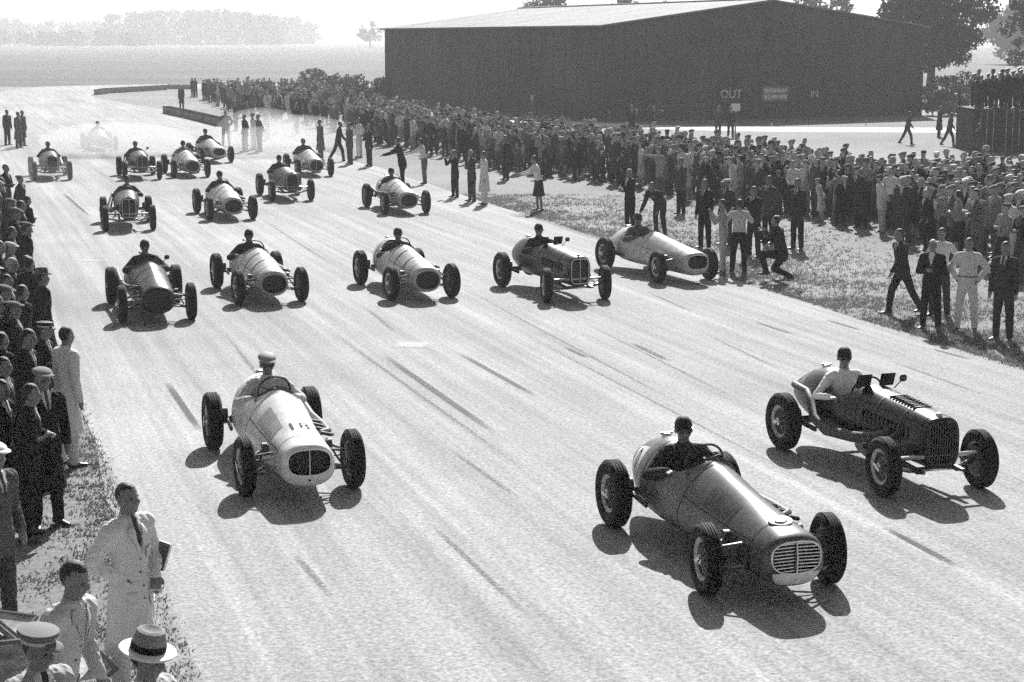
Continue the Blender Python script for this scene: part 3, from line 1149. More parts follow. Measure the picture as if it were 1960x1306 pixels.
# ------------------------------------------------------------------ racing cars (local: nose towards -Y, up Z)
def catmull(st, n):
    st = [tuple(map(float, s)) for s in st]
    ys = []
    out = []
    A = np.array(st)
    for i in range(len(A) - 1):
        p0 = A[i - 1] if i > 0 else 2 * A[0] - A[1]
        p1, p2 = A[i], A[i + 1]
        p3 = A[i + 2] if i + 2 < len(A) else 2 * A[-1] - A[-2]
        k = max(2, int(round((p2[0] - p1[0]) / n)))
        for j in range(k):
            u = j / k
            dy1 = max(1e-6, p2[0] - p1[0])
            m1 = (p2 - p0) / max(1e-6, p2[0] - p0[0]) * dy1
            m2 = (p3 - p1) / max(1e-6, p3[0] - p1[0]) * dy1
            h = (2 * u ** 3 - 3 * u ** 2 + 1) * p1 + (u ** 3 - 2 * u ** 2 + u) * m1 + (-2 * u ** 3 + 3 * u ** 2) * p2 + (u ** 3 - u ** 2) * m2
            h[0] = p1[0] + u * dy1
            out.append(h)
    out.append(A[-1])
    return np.array(out)


def section(s, seg):
    y, w, zb, zt, nt, nb, k = s
    zc = zb + (zt - zb) * k
    P = []
    for i in range(seg):
        a = 2 * math.pi * i / seg
        c, s_ = math.cos(a), math.sin(a)
        n = nt if s_ >= 0 else nb
        x = w * math.copysign(abs(c) ** (2 / n), c)
        h = (zt - zc) if s_ >= 0 else (zc - zb)
        z = zc + h * math.copysign(abs(s_) ** (2 / n), s_)
        P.append((x, y, z))
    return P


def at_station(rings, y):
    ys = rings[:, 0]
    return np.array([y] + [np.interp(y, ys, rings[:, j]) for j in range(1, 7)])


#        y     half-w  zbot  ztop  n-top n-bot  k
ST = {
    'oval': [(-1.875, .13, .34, .52, 2.2, 2.2, .5), (-1.865, .225, .255, .625, 2.5, 2.4, .5), (-1.83, .288, .20, .675, 2.6, 2.4, .48), (-1.74, .312, .18, .70, 2.4, 2.4, .45),
             (-1.45, .335, .18, .735, 2.1, 2.6, .40), (-1.0, .365, .185, .80, 1.75, 2.8, .36), (-.5, .40, .19, .87, 1.62, 3.0, .34), (0.0, .43, .20, .94, 1.65, 3.2, .33), (.45, .445, .20, .945, 1.9, 3.2, .33), (.95, .43, .21, .955, 1.9, 3.0, .33),
             (1.12, .41, .22, .97, 1.85, 2.8, .35), (1.45, .33, .26, .90, 1.9, 2.4, .38), (1.8, .21, .33, .76, 2.0, 2.2, .42), (2.08, .085, .43, .62, 2, 2, .5), (2.15, .03, .49, .57, 2, 2, .5)],
    'blunt': [(-1.72, .16, .31, .54, 2.2, 2.2, .5), (-1.71, .245, .235, .62, 2.3, 2.3, .5), (-1.66, .285, .19, .68, 2.3, 2.3, .5), (-1.55, .305, .18, .72, 2.2, 2.3, .46),
              (-1.2, .33, .18, .785, 2.0, 2.6, .40), (-.6, .37, .19, .875, 1.7, 2.8, .36), (0.0, .405, .20, .95, 1.7, 3.0, .35), (.45, .42, .20, .955, 1.9, 3.0, .35), (.95, .405, .22, .975, 1.9, 2.8, .36),
              (1.12, .39, .23, .99, 1.9, 2.7, .36), (1.45, .31, .27, .92, 1.9, 2.4, .38), (1.8, .20, .34, .79, 2.0, 2.2, .42), (2.05, .08, .45, .66, 2, 2, .5), (2.12, .03, .51, .59, 2, 2, .5)],
    'upright': [(-1.46, .205, .33, .885, 3.4, 3.2, .45), (-1.45, .225, .315, .905, 3.4, 3.2, .45), (-1.42, .235, .31, .915, 3.3, 3.2, .45), (-1.1, .25, .31, .94, 3.0, 3.2, .45),
                (-.5, .285, .31, .975, 2.6, 3.2, .45), (0.0, .32, .31, 1.01, 2.4, 3.2, .45), (.3, .345, .30, 1.02, 2.3, 3.0, .45), (.9, .36, .30, 1.04, 2.2, 2.8, .45),
                (1.1, .355, .32, 1.05, 2.1, 2.6, .42), (1.35, .33, .36, 1.01, 2.0, 2.4, .42), (1.65, .26, .42, .90, 2.0, 2.2, .42), (1.92, .15, .5, .77, 2, 2, .45), (2.03, .05, .58, .70, 2, 2, .5)],
}
BODY = {}


def boolean_cut(o, cutters):
    for c in cutters:
        m = o.modifiers.new('b', 'BOOLEAN')
        m.operation = 'DIFFERENCE'
        m.solver = 'EXACT'
        m.object = c
    me = evaluated(o)
    for c in cutters: drop(c)
    drop(o)
    return me


def superprism(y, hw, hl, z0, z1, n, seg=28, axis='z', zoff=0, mi=1):
    """closed prism of superellipse plan (x half hw, second axis half hl)"""
    b = MB()
    P0, P1 = [], []
    for i in range(seg):
        a = 2 * math.pi * i / seg
        c, s = math.cos(a), math.sin(a)
        u = hw * math.copysign(abs(c) ** (2 / n), c)
        v = hl * math.copysign(abs(s) ** (2 / n), s)
        if axis == 'z':
            P0.append((u, y + v, z0)); P1.append((u, y + v, z1))
        else:
            P0.append((u, z0, y + v)); P1.append((u, z1, y + v))
    F = [(i, (i + 1) % seg, (i + 1) % seg + seg, i + seg) for i in range(seg)]
    b.add(P0 + P1, F + [tuple(range(seg))[::-1], tuple(range(seg, 2 * seg))], mi)
    return b


def grille_shape(kind):
    """half width, z low, z high, exponent"""
    return {'oval': (.246, .330, .628, 2.7), 'blunt': (.235, .255, .605, 2.2), 'upright': (.185, .37, .865, 5.0)}[kind]


def body_mesh(kind):
    if kind in BODY: return BODY[kind]
    rings = catmull(ST[kind], .06)
    seg = 44
    b = MB()
    V = []
    for s in rings: V += section(s, seg)
    n = len(rings)
    F = [(i * seg + k, i * seg + (k + 1) % seg, (i + 1) * seg + (k + 1) % seg, (i + 1) * seg + k) for i in range(n - 1) for k in range(seg)]
    F += [tuple(range(seg))[::-1], tuple((n - 1) * seg + k for k in range(seg))]
    b.add(V, F)
    o = b.build('raw_body', [WHITE, BLACK])
    bvh0 = BVHTree.FromPolygons([Vector(v) for v in V], F)
    cut1 = superprism(.52, .31, .43, .42, 2.0, 2.6).build('c', [WHITE, BLACK])
    hw, z0, z1, e = grille_shape(kind)
    ymin = rings[0][0]
    cut2 = superprism((z0 + z1) / 2, hw, (z1 - z0) / 2, ymin - .2, ymin + (.07 if kind == 'upright' else .13), e, axis='y').build('c', [WHITE, BLACK])
    # low cut-away cockpit sides
    zs = {'oval': .735, 'blunt': .75, 'upright': .84}[kind]
    b3 = superprism(.56, .36, .26, -1, 1, 2.4)
    b3.v = [(q[2], q[1], zs + .26 + q[0] * .26 / .36) for q in [(p[0], .56 + (p[1] - .56) / .26 * .36, p[2]) for p in b3.v]]
    cut3 = b3.build('c', [WHITE, BLACK])
    cut3.data.polygons.foreach_set('material_index', [0] * len(cut3.data.polygons))
    me = boolean_cut(o, [cut1, cut2, cut3])
    me.polygons.foreach_set('use_smooth', [True] * len(me.polygons))
    me.set_sharp_from_angle(angle=.6)
    BODY[kind] = (me, rings, bvh0)
    return BODY[kind]


def ring_strip(rings, y, width, off, a0=0, a1=360, seg=48):
    """thin band lying on the body round station y"""
    b = MB()
    V = []
    n = seg
    for yy in (y - width / 2, y + width / 2):
        s = at_station(rings, yy)
        s0 = s.copy()
        s0[1] += off; s0[2] -= off; s0[3] += off
        for i in range(n + 1):
            a = R(a0 + (a1 - a0) * i / n)
            c, s_ = math.cos(a), math.sin(a)
            e = s0[4] if s_ >= 0 else s0[5]
            zc = s0[2] + (s0[3] - s0[2]) * s0[6]
            h = (s0[3] - zc) if s_ >= 0 else (zc - s0[2])
            V.append((s0[1] * math.copysign(abs(c) ** (2 / e), c), yy, zc + h * math.copysign(abs(s_) ** (2 / e), s_)))
    b.add(V, [(i, i + 1, n + 2 + i, n + 1 + i) for i in range(n)])
    return b


def long_strip(rings, y0, y1, ang, width, off):
    """thin band running along the body at one angle of its section"""
    b = MB()
    n = 24
    V = []
    for i in range(n + 1):
        s = at_station(rings, y0 + (y1 - y0) * i / n)
        zc = s[2] + (s[3] - s[2]) * s[6]
        for da in (-1, 1):
            a = R(ang) + da * width / (2 * max(.2, s[1]))
            c, sn = math.cos(a), math.sin(a)
            e = s[4] if sn >= 0 else s[5]
            h = (s[3] + off - zc) if sn >= 0 else (zc - s[2] + off)
            V.append(((s[1] + off) * math.copysign(abs(c) ** (2 / e), c), s[0], zc + h * math.copysign(abs(sn) ** (2 / e), sn)))
    b.add(V, [(2 * i, 2 * i + 1, 2 * i + 3, 2 * i + 2) for i in range(n)])
    return b


WHEEL = {}


def wheel_meshes(r, w):
    k = (r, w)
    if k in WHEEL: return WHEEL[k]
    MX = Matrix.Rotation(R(90), 3, 'Y')
    ri = .20
    hw = w / 2
    tb = MB()
    prof = [(ri, -hw * .62), (ri + .02, -hw * .80), (ri + (r - ri) * .45, -hw * 1.0), (ri + (r - ri) * .75, -hw * .95), (r - .012, -hw * .72)]
    for g in (-.5, -.17, .17, .5):
        prof += [(r, hw * (g - .14)), (r, hw * (g + .08)), (r - .010, hw * (g + .10)), (r - .010, hw * (g + .17))]
    prof += [(r - .012, hw * .72), (ri + (r - ri) * .75, hw * .95), (ri + (r - ri) * .45, hw), (ri + .02, hw * .80), (ri, hw * .62)]
    tb.lathe(prof, 40, MX, closed=True)
    tyre = tb.mesh('tyre', [RUBBER], angle=.5)
    rb = MB()
    rb.lathe([(ri + .012, -hw * .70), (ri + .012, -hw * .60), (ri - .018, -hw * .45), (ri - .03, 0), (ri - .018, hw * .45), (ri + .012, hw * .60), (ri + .012, hw * .70), (ri - .004, hw * .66), (ri - .034, hw * .45), (ri - .042, 0), (ri - .034, -hw * .45), (ri - .004, -hw * .66)], 36, MX, closed=True)
    rim = rb.mesh('rim', [STEEL])
    sb = MB()
    for i in range(36):
        a = 2 * math.pi * i / 36
        sd = 1 if i % 2 else -1
        a2 = a + (.32 if (i // 2) % 2 else -.32)
        sb.tube([(sd * hw * .55, .05 * math.cos(a2), .05 * math.sin(a2)), (sd * hw * .1, (ri - .03) * math.cos(a), (ri - .03) * math.sin(a))], .0035, 4, dome=False)
    spokes = sb.mesh('spokes', [STEEL])
    hb = MB()
    hb.lathe([(.05, -hw * .8), (.058, -hw * .5), (.045, 0), (.058, hw * .5), (.05, hw * .85), (.03, hw * .95), (.028, hw * 1.15), (.01, hw * 1.2)], 16, MX)
    hb.box((hw * 1.02, 0, 0), (.022, .15, .032))
    hub = hb.mesh('hub', [CHROME])
    db = MB()
    db.lathe([(.06, -hw * .95), (.165, -hw * .95), (.172, -hw * .75), (.172, -hw * .2), (.15, -hw * .12), (.05, -hw * .12)], 28, MX)
    drum = db.mesh('brake_drum', [IRON])
    WHEEL[k] = (tyre, rim, spokes, hub, drum)
    return WHEEL[k]


PARTS = {}


def part(name, key, maker, mats, parent):
    """part whose mesh is shared between cars"""
    if key not in PARTS:
        b = maker()
        PARTS[key] = b.mesh(name, list(mats))
    o = link(name, PARTS[key], parent)
    slots(o, mats)
    return o


def drape_text(body, size, cx, cy, bvh, flip, m, side=None):
    """number lying on the bodywork: projected straight down, or sideways for a flank"""
    me = text_mesh(body, size, [m], 0.0)
    bm = bmesh.new()
    bm.from_mesh(me)
    bmesh.ops.triangulate(bm, faces=bm.faces)
    bmesh.ops.subdivide_edges(bm, edges=[e for e in bm.edges if e.calc_length() > .03], cuts=3)
    for v in bm.verts:
        if side is None:
            x, y = cx + v.co.x, cy + v.co.y
            h = bvh.ray_cast(Vector((x, y, 3)), Vector((0, 0, -1)))
            z = h[0].z + .008 if h[0] else .9
            v.co = Vector((x, y, z))
        else:
            y, z = cx + v.co.x * (1 if side < 0 else -1) * -1, cy + v.co.y
            h = bvh.ray_cast(Vector((side * 3, y, z)), Vector((-side, 0, 0)))
            x = h[0].x + side * .007 if h[0] else side * .3
            v.co = Vector((x, y, z))
    bm.to_mesh(me)
    bm.free()
    return me


WB = 2.5


def racing_car(kind, label, px_front, heading, body_m, steer=0, exhaust=1, number=None, screens='wrap', grille='bars', driver=None, fw=(.345, .165), rw=(.365, .20), track=1.27,
               bars_m=CHROME, nose_m=None, detail=2, front=None, mirror=False, seat=(0, .66)):
    me, rings, bvh = body_mesh(kind)
    f = Vector(front) if front is not None else at(*px_front)
    hd = R(heading)
    fwd = Vector((math.sin(hd), -math.cos(hd), 0))
    loc = Vector((f.x, f.y, 0)) - fwd * WB / 2
    root = tag(link('racing_car', None, loc=(loc.x, loc.y, .010), rot=(0, 0, hd)), label, 'racing car', 'racing cars on the start straight')
    body = link('body', me, root)
    slots(body, [body_m, BLACK])
    hw, z0, z1, e = grille_shape(kind)
    ymin = rings[0][0]
    # radiator opening
    core = part('radiator_core', kind + 'core', lambda: superprism((z0 + z1) / 2, hw * .98, (z1 - z0) / 2 * .98, ymin + (.055 if kind == 'upright' else .11), ymin + (.065 if kind == 'upright' else .125), e, axis='y', mi=0), [MESHG], root)

    def surround():
        b = MB()
        n = 40
        P = []
        for i in range(n + 1):
            a = 2 * math.pi * i / n
            c, s = math.cos(a), math.sin(a)
            x, z = hw * math.copysign(abs(c) ** (2 / e), c), (z0 + z1) / 2 + (z1 - z0) / 2 * math.copysign(abs(s) ** (2 / e), s)
            # sit on the nose skin
            h = bvh.ray_cast(Vector((x * .97, -4, z)), Vector((0, 1, 0)))
            y = h[0].y - .002 if h[0] else ymin
            P.append((x, y, z))
        b.tube(P, [.011] * len(P), 6, dome=False)
        return b
    g = part('grille', kind + 'grille', surround, [IRON if kind == 'blunt' else bars_m], root)

    def edge_y(x, z):
        h = bvh.ray_cast(Vector((x, -4, z)), Vector((0, 1, 0)))
        return h[0].y if h[0] else ymin
    if grille in ('bars', 'centre'):
        part('centre_bar', kind + 'cbar', lambda: MB().tube([(0, edge_y(0, z0) - .004, z0), (0, edge_y(0, (z0 + z1) / 2) - .012, (z0 + z1) / 2), (0, edge_y(0, z1) - .004, z1)], .009, 6, dome=False), [bars_m], g)
    if grille == 'bars':
        n = 9
        for i in range(n):
            z = z0 + (z1 - z0) * (i + .7) / (n + .4)
            v = abs((z - (z0 + z1) / 2) / ((z1 - z0) / 2))
            xx = hw * (1 - min(1, v) ** e) ** (1 / e) * .97
            for s in (-1, 1):
                part('grille_slat', '%s_sl%d_%d' % (kind, i, s), lambda: MB().box((s * xx / 2, edge_y(0, z) + .02, z), (xx - .012, .02, .010), rot=Matrix.Rotation(R(s * -4), 3, 'Z')), [CHROME], g)
    if grille == 'vertical':
        n = 11
        for i in range(n):
            x = -hw * .9 + 1.8 * hw * i / (n - 1)
            part('grille_slat', '%s_vs%d' % (kind, i), lambda: MB().box((x, ymin + .016, (z0 + z1) / 2), (.011, .03, (z1 - z0) * (.97 if abs(x) < hw * .75 else .88))), [IRON], g)
    # bonnet seams, straps, louvres
    if detail >= 1:
        for y in ((-1.52, -.04, 1.02) if kind == 'oval' else ((-1.40, -.02, 1.0) if kind == 'blunt' else (-1.36, -.02))):
            part('panel_seam', '%s_seam%.2f' % (kind, y), lambda: ring_strip(rings, y, .010, .0022, -25, 205), [BLACK], body)
        for ang in ((152, 28) if kind != 'upright' else (145, 35)):
            part('panel_seam', '%s_lseam%d' % (kind, ang), lambda: long_strip(rings, -1.5 if kind == 'oval' else -1.36, -.04, ang, .008, .0025), [BLACK], body)
        if detail >= 2 and kind != 'upright':
            for y0_, y1_ in ((-1.46, -.1),):
                part('bonnet_hinge', kind + 'hinge', lambda: long_strip(rings, y0_, y1_, 90, .014, .004), [STEEL], body)
        for y in (() if kind == 'oval' else (-.95, -.4)):
            part('bonnet_strap', '%s_strap%.2f' % (kind, y), lambda: ring_strip(rings, y, .038, .0045, -20, 200), [LEATHER], body)
    if detail >= 2 and kind == 'upright':
        def louv():
            b = MB()
            for s in (-1, 1):
                for i in range(12):
                    y = -1.10 + i * .085
                    st = at_station(rings, y)
                    zc = st[2] + (st[3] - st[2]) * (st[6] + .12)
                    h = bvh.ray_cast(Vector((s * 3, y, zc)), Vector((-s, 0, 0)))
                    if h[0]: b.box((h[0].x + s * .004, y, zc), (.012, .030, .15), rot=Matrix.Rotation(R(s * 9), 3, 'Z'))
            return b
        tag(part('louvres', kind + 'louv', louv, [body_m], body), kind='stuff')
    # cockpit
    part('seat', 'seat', lambda: MB().box((0, .80, .62), (.46, .10, .56), rot=Matrix.Rotation(R(-12), 3, 'X'), bev=.04).box((0, .62, .44), (.46, .36, .10), bev=.04), [LEATHER], root)

    def swheel():
        b = MB()
        c = Vector((0, .30, .90))
        M = Matrix.Rotation(R(-68), 3, 'X')
        P = [M @ Vector((.20 * math.cos(a), .20 * math.sin(a), 0)) + c for a in [2 * math.pi * i / 32 for i in range(33)]]
        b.tube(P, [.013] * 33, 6, dome=False)
        for a in (R(20), R(160), R(200), R(340)):
            b.tube([c, M @ Vector((.2 * math.cos(a), .2 * math.sin(a), 0)) + c], .007, 5)
        b.lathe([(.035, -.012), (.035, .012)], 14, M, c)
        b.tube([c, (0, -.15, .78)], .018, 6)
        return b
    part('steering_wheel', 'swheel', swheel, [IRON], root)
    sc_s = at_station(rings, .08)

    def screen():
        b = MB()
        n = 18
        V = []
        for lvl in (0, 1):
            for i in range(n + 1):
                a = R(20 + 140 * i / n)
                y = .16 - .16 * math.sin(a) + lvl * .05
                x = .30 * math.cos(a)
                h = bvh.ray_cast(Vector((x, y, 3)), Vector((0, 0, -1)))
                z = (h[0].z if h[0] else .95) - .01
                hh = .07
                V.append((x, y, z + lvl * hh * (.45 + .55 * math.sin(a))))
        b.add(V, [(i, i + 1, n + 2 + i, n + 1 + i) for i in range(n)])
        W = [(x * .985, y + .004, z) for x, y, z in V]
        b.add(W, [(i, n + 1 + i, n + 2 + i, i + 1) for i in range(n)])
        return b

    def aero():
        b = MB()
        for s in (-1, 1):
            for k in range(5):
                pass
            b.box((s * .16, .08, at_station(rings, .08)[3] + .06), (.20, .012, .17), rot=Matrix.Rotation(R(18), 3, 'X'), bev=.005)
        return b
    if screens == 'wrap':
        part('windscreen', kind + 'screen', screen, [GLASSC], root)
    else:
        part('windscreen', kind + 'aero', aero, [BLACK], root)
    zm = at_station(rings, .1)[3]
    if mirror: part('mirror', 'mir' + kind, lambda: MB().tube([(.25, .06, zm - .05), (.33, .03, zm + .05)], .008, 5).box((.345, .02, zm + .075), (.10, .03, .085), bev=.014), [IRON], root)
    zt = at_station(rings, 1.35)[3]
    part('fuel_cap', kind + 'fcap', lambda: MB().lathe([(.055, -.03), (.055, .03), (.045, .045), (.02, .05)], 16, c=(0, 1.33, zt)).box((0, 1.33, zt + .045), (.15, .02, .02)), [CHROME], root)
    if kind == 'upright':
        part('radiator_cap', 'rcap', lambda: MB().lathe([(.04, -.03), (.04, .02), (.03, .035), (.01, .04)], 14, c=(0, -1.36, at_station(rings, -1.36)[3])), [CHROME], root)
    # exhaust on one flank
    if exhaust:
        s = exhaust

        def pipe():
            b = MB()
            if kind == 'upright':
                b.tube([(s * .29, -.75, .62), (s * .40, -.55, .52), (s * .46, -.2, .46), (s * .48, .4, .42), (s * .47, .72, .50), (s * .42, .92, .66), (s * .38, 1.12, .76), (s * .36, 1.5, .78)], [.05, .06, .07, .075, .07, .06, .05, .045], 12, up=(1, 0, 0))
                for y in (-.95, -.75, -.55): b.tube([(s * .24, y, .66), (s * .36, y + .1, .56), (s * .42, y + .3, .50)], .03, 8)
            else:
                b.tube([(s * .33, -.9, .60), (s * .45, -.75, .58), (s * .49, -.3, .55), (s * .50, .5, .52), (s * .50, 1.2, .60), (s * .46, 2.0, .58)], [.035, .04, .045, .045, .042, .04], 12)
                for y in (-1.1, -.85, -.6, -.35): b.tube([(s * .30, y, .64), (s * .41, y + .05, .60), (s * .47, y + .18, .57)], .022, 8)
            return b
        part('exhaust_pipe', '%s_ex%d' % (kind, s), pipe, [PIPE], root)
    # axles and suspension
    fr, fwid = fw
    rr_, rwid = rw
    ht = track / 2

    if kind == 'upright':
        part('front_axle', 'uaxle', lambda: MB().tube([(-ht + .06, -1.25, fr), (-.3, -1.27, fr - .07), (.3, -1.27, fr - .07), (ht - .06, -1.25, fr)], .032, 8), [CHROME], root)
        part('cross_tube', 'uaxle2', lambda: MB().tube([(-ht + .10, -1.42, fr + .12), (ht - .10, -1.42, fr + .12)], .028, 8), [CHROME], root)
        for s in (-1, 1):
            part('leaf_spring', 'uleaf%d' % s, lambda: MB().box((s * .26, -1.0, fr - .02), (.05, 1.0, .03), rot=Matrix.Rotation(R(4), 3, 'X')).box((s * .26, -1.05, fr - .05), (.05, .7, .03), rot=Matrix.Rotation(R(4), 3, 'X')), [IRON], root)
            part('friction_damper', 'udamp%d' % s, lambda: MB().lathe([(.07, -.03), (.07, .03)], 16, Matrix.Rotation(R(90), 3, 'Y'), (s * .36, -1.05, fr + .1)).tube([(s * .36, -1.05, fr + .1), (s * .42, -1.25, fr)], .014, 6), [IRON], root)
    else:
        for s in (-1, 1):
            part('suspension_arm', 'warmU%d' % s, lambda: MB().tube([(s * .26, -1.40, .52), (s * (ht - .08), -1.25, fr + .10)], .017, 7).tube([(s * .27, -1.05, .55), (s * (ht - .08), -1.25, fr + .10)], .017, 7), [STEEL], root)
            part('suspension_arm', 'warmL%d' % s, lambda: MB().tube([(s * .24, -1.42, .30), (s * (ht - .06), -1.25, fr - .11)], .02, 7).tube([(s * .26, -1.0, .30), (s * (ht - .06), -1.25, fr - .11)], .02, 7).tube([(s * (ht - .06), -1.25, fr - .12), (s * (ht - .07), -1.25, fr + .11)], .028, 8), [STEEL], root)
            part('friction_damper', 'wdamp%d' % s, lambda: MB().lathe([(.075, -.03), (.075, .03)], 16, Matrix.Rotation(R(90), 3, 'Y'), (s * .38, -1.12, .50)).tube([(s * .38, -1.12, .5), (s * .50, -1.25, fr - .05)], .013, 6), [IRON], root)
    part('tie_rod', 'tie' + kind, lambda: MB().tube([(-ht + .09, -1.12, fr + .02), (ht - .09, -1.12, fr + .02)], .011, 6), [STEEL], root)
    part('rear_axle', 'raxle', lambda: MB().tube([(-ht + .05, 1.25, rr_), (ht - .05, 1.25, rr_)], .05, 10).ell((0, 1.25, rr_), (.16, .17, .16)), [IRON], root)
    for s in (-1, 1):
        part('radius_arm', 'rarm%d' % s, lambda: MB().box((s * .46, .98, rr_), (.035, .62, .06), rot=Matrix.Rotation(R(s * 4), 3, 'Z'), bev=.008).lathe([(.08, -.035), (.08, .035)], 16, Matrix.Rotation(R(90), 3, 'Y'), (s * .49, 1.18, rr_ + .10)), [IRON], root)
    for s in (-1, 1):
        for y, r_, wd, st in ((-1.25, fr, fwid, steer), (1.25, rr_, rwid, 0)):
            tyre, rim, spk, hub, drum = wheel_meshes(r_, wd)
            w = link('wheel', None, root, (s * ht, y, r_))
            w.rotation_euler = (rng.uniform(0, 3), 0, R(st) + (math.pi if s < 0 else 0))
            w.rotation_mode = 'XYZ'
            for nm, m_ in (('tyre', tyre), ('rim', rim), ('spokes', spk), ('hub', hub), ('brake_drum', drum)):
                link(nm, m_, w)
    if number:
        for (txt, size, cx, cy, side, nm) in number:
            o = link('race_number', drape_text(txt, size, cx, cy, bvh, 0, nm, side), root)
    if driver:
        key, top, capk, caps, lab, dz, face = driver
        dme = HUMAN[key]
        d = link('person', dme[0], None)
        M = Matrix.Translation((loc.x, loc.y, .010)) @ Matrix.Rotation(hd, 4, 'Z') @ Matrix.Translation((seat[0], seat[1], dz - .03)) @ Matrix.Rotation(R(face), 4, 'Z')
        d.matrix_world = M
        d.location = M.translation
        d.rotation_euler = (0, 0, hd + R(face))
        d.scale = (1.06, 1.06, 1.06) if kind == 'upright' else (1.1, 1.1, 1.1)
        tag(d, lab, 'person', 'racing drivers in their cars')
        dress(d, top, top, HAIR, .5)
        if capk:
            hat_object(d, capk, dme, [mat('cap_%.2f' % caps, caps, .7, .3), BLACK])
        hc, HM = dme[2], dme[3]
        gb = MB()
        W = lambda p: HM @ Vector(p) + hc
        for s in (-1, 1): gb.ell(W((s * .036, -.085, .004)), (.034, .02, .026), HM, 12, 8)
        gb.tube([W((.05, -.085, .006)), W((.082, -.03, .012)), W((.087, .03, .015)), W((.06, .09, .018)), W((0, .113, .02)), W((-.06, .09, .018)), W((-.087, .03, .015)), W((-.082, -.03, .012)), W((-.05, -.085, .006))], [.009] * 9, 6)
        gb.build('goggles', [GLASSD], d)
    return root


# ------------------------------------------------------------------ body variants
human_mesh('driver', 'drive', 'overall', None, .011, wrinkle=.006, hands=True)
human_mesh('driver_out', 'drive_out', 'shirt', None, .011, wrinkle=.006, hands=True)
human_mesh('driver_far', 'drive', 'overall', None, .022)
POSES['look_l'] = dict(POSES['pockets'], head=(32, -3), lean=5)
POSES['look_r'] = dict(POSES['folded'], head=(-35, 5), lean=7)
POSES['crane'] = dict(POSES['behind'], head=(20, -8), lean=13)
POSES['shade'] = dict(POSES['stand'], ra=((-.75, -.6, .1), (.55, -.2, .75)), head=(10, 0), lean=4)
for key, pose, outfit, hat, sex in [('ca', 'look_l', 'suit', None, None), ('cb', 'look_r', 'suit', 'trilby', None), ('cc', 'crane', 'coat', 'cap', None), ('cd', 'shade', 'suit', None, None), ('ce', 'look_r', 'skirt', None, 'f'), ('c0', 'stand', 'suit', 'cap', None), ('c1', 'folded', 'suit', None, None), ('c2', 'pockets', 'coat', 'trilby', None), ('c3', 'camera', 'suit', None, None),
                                    ('c4', 'stand', 'coat', None, 'f'), ('c5', 'behind', 'suit', 'cap', None), ('c6', 'hips', 'shirt', None, None), ('c7', 'point', 'suit', 'trilby', None),
                                    ('c8', 'folded', 'skirt', 'beret', 'f'), ('c9', 'pockets', 'coat', 'cap', None)]:
    human_mesh(key, pose, outfit, hat, .026, sex=sex)
    human_mesh(key + 'lo', pose, outfit, hat, .045, ratio=.42, sex=sex)
for pose in ('stand', 'folded', 'hips', 'pockets', 'camera', 'walk', 'reach', 'bend', 'crouch', 'point', 'behind'):
    human_mesh('m_' + pose + '_suit', pose, 'suit', None, .016, wrinkle=.006)
for pose in ('stand', 'hips', 'camera', 'reach', 'walk'):
    human_mesh('m_' + pose + '_shirt', pose, 'shirt', None, .016, wrinkle=.005)
human_mesh('m_stand_coat', 'stand', 'coat', None, .016, wrinkle=.008)
human_mesh('m_hips_overall', 'hips', 'overall', None, .016, wrinkle=.008)
human_mesh('m_reach_skirt', 'reach', 'skirt', None, .016, wrinkle=.006, sex='f')
POSES['lookdown'] = dict(POSES['behind'], head=(15, 12), lean=6)
POSES['stoop'] = dict(POSES['pockets'], lean=16, head=(5, 14))
POSES['sit_look'] = dict(POSES['stand'], head=(20, 8), lean=5)
human_mesh('n_book', 'book', 'coat', None, .009, hands=True, wrinkle=.011)
human_mesh('n_stoop', 'stoop', 'overall', None, .009, hands=True, wrinkle=.011)
human_mesh('n_look', 'sit_look', 'suit', None, .009, hands=True, wrinkle=.013)
human_mesh('n_pockets_coat', 'pockets', 'coat', None, .011, wrinkle=.010)
human_mesh('n_pockets_suit', 'pockets', 'suit', None, .011, wrinkle=.009)
human_mesh('n_folded', 'folded', 'suit', None, .011, wrinkle=.009)
human_mesh('n_behind_coat', 'behind', 'coat', None, .011, wrinkle=.010)

# ------------------------------------------------------------------ the cars
SILVER = paint('silver_white', .66, .40, .3)
PALE = mat('paint_pale_blue', .075, .33, .55, 0, 0, nscale=3.2, namt=.5, bump=.10, bscale=6, dist=.02)
MAROON = paint('near_black', .004, .33, .0, .4)
DARKR = paint('dark_red', .006, .35, .0, .45)
GREY = paint('mid_grey', .014, .36, .0, .5)
CREAM = paint('cream', .42, .42, .3)
LGREY = paint('light_grey', .40, .42, .3)
NUM_GREY = mat('number_grey', .07, .8, .1)
NUM_BLK = mat('number_black', .03, .6)

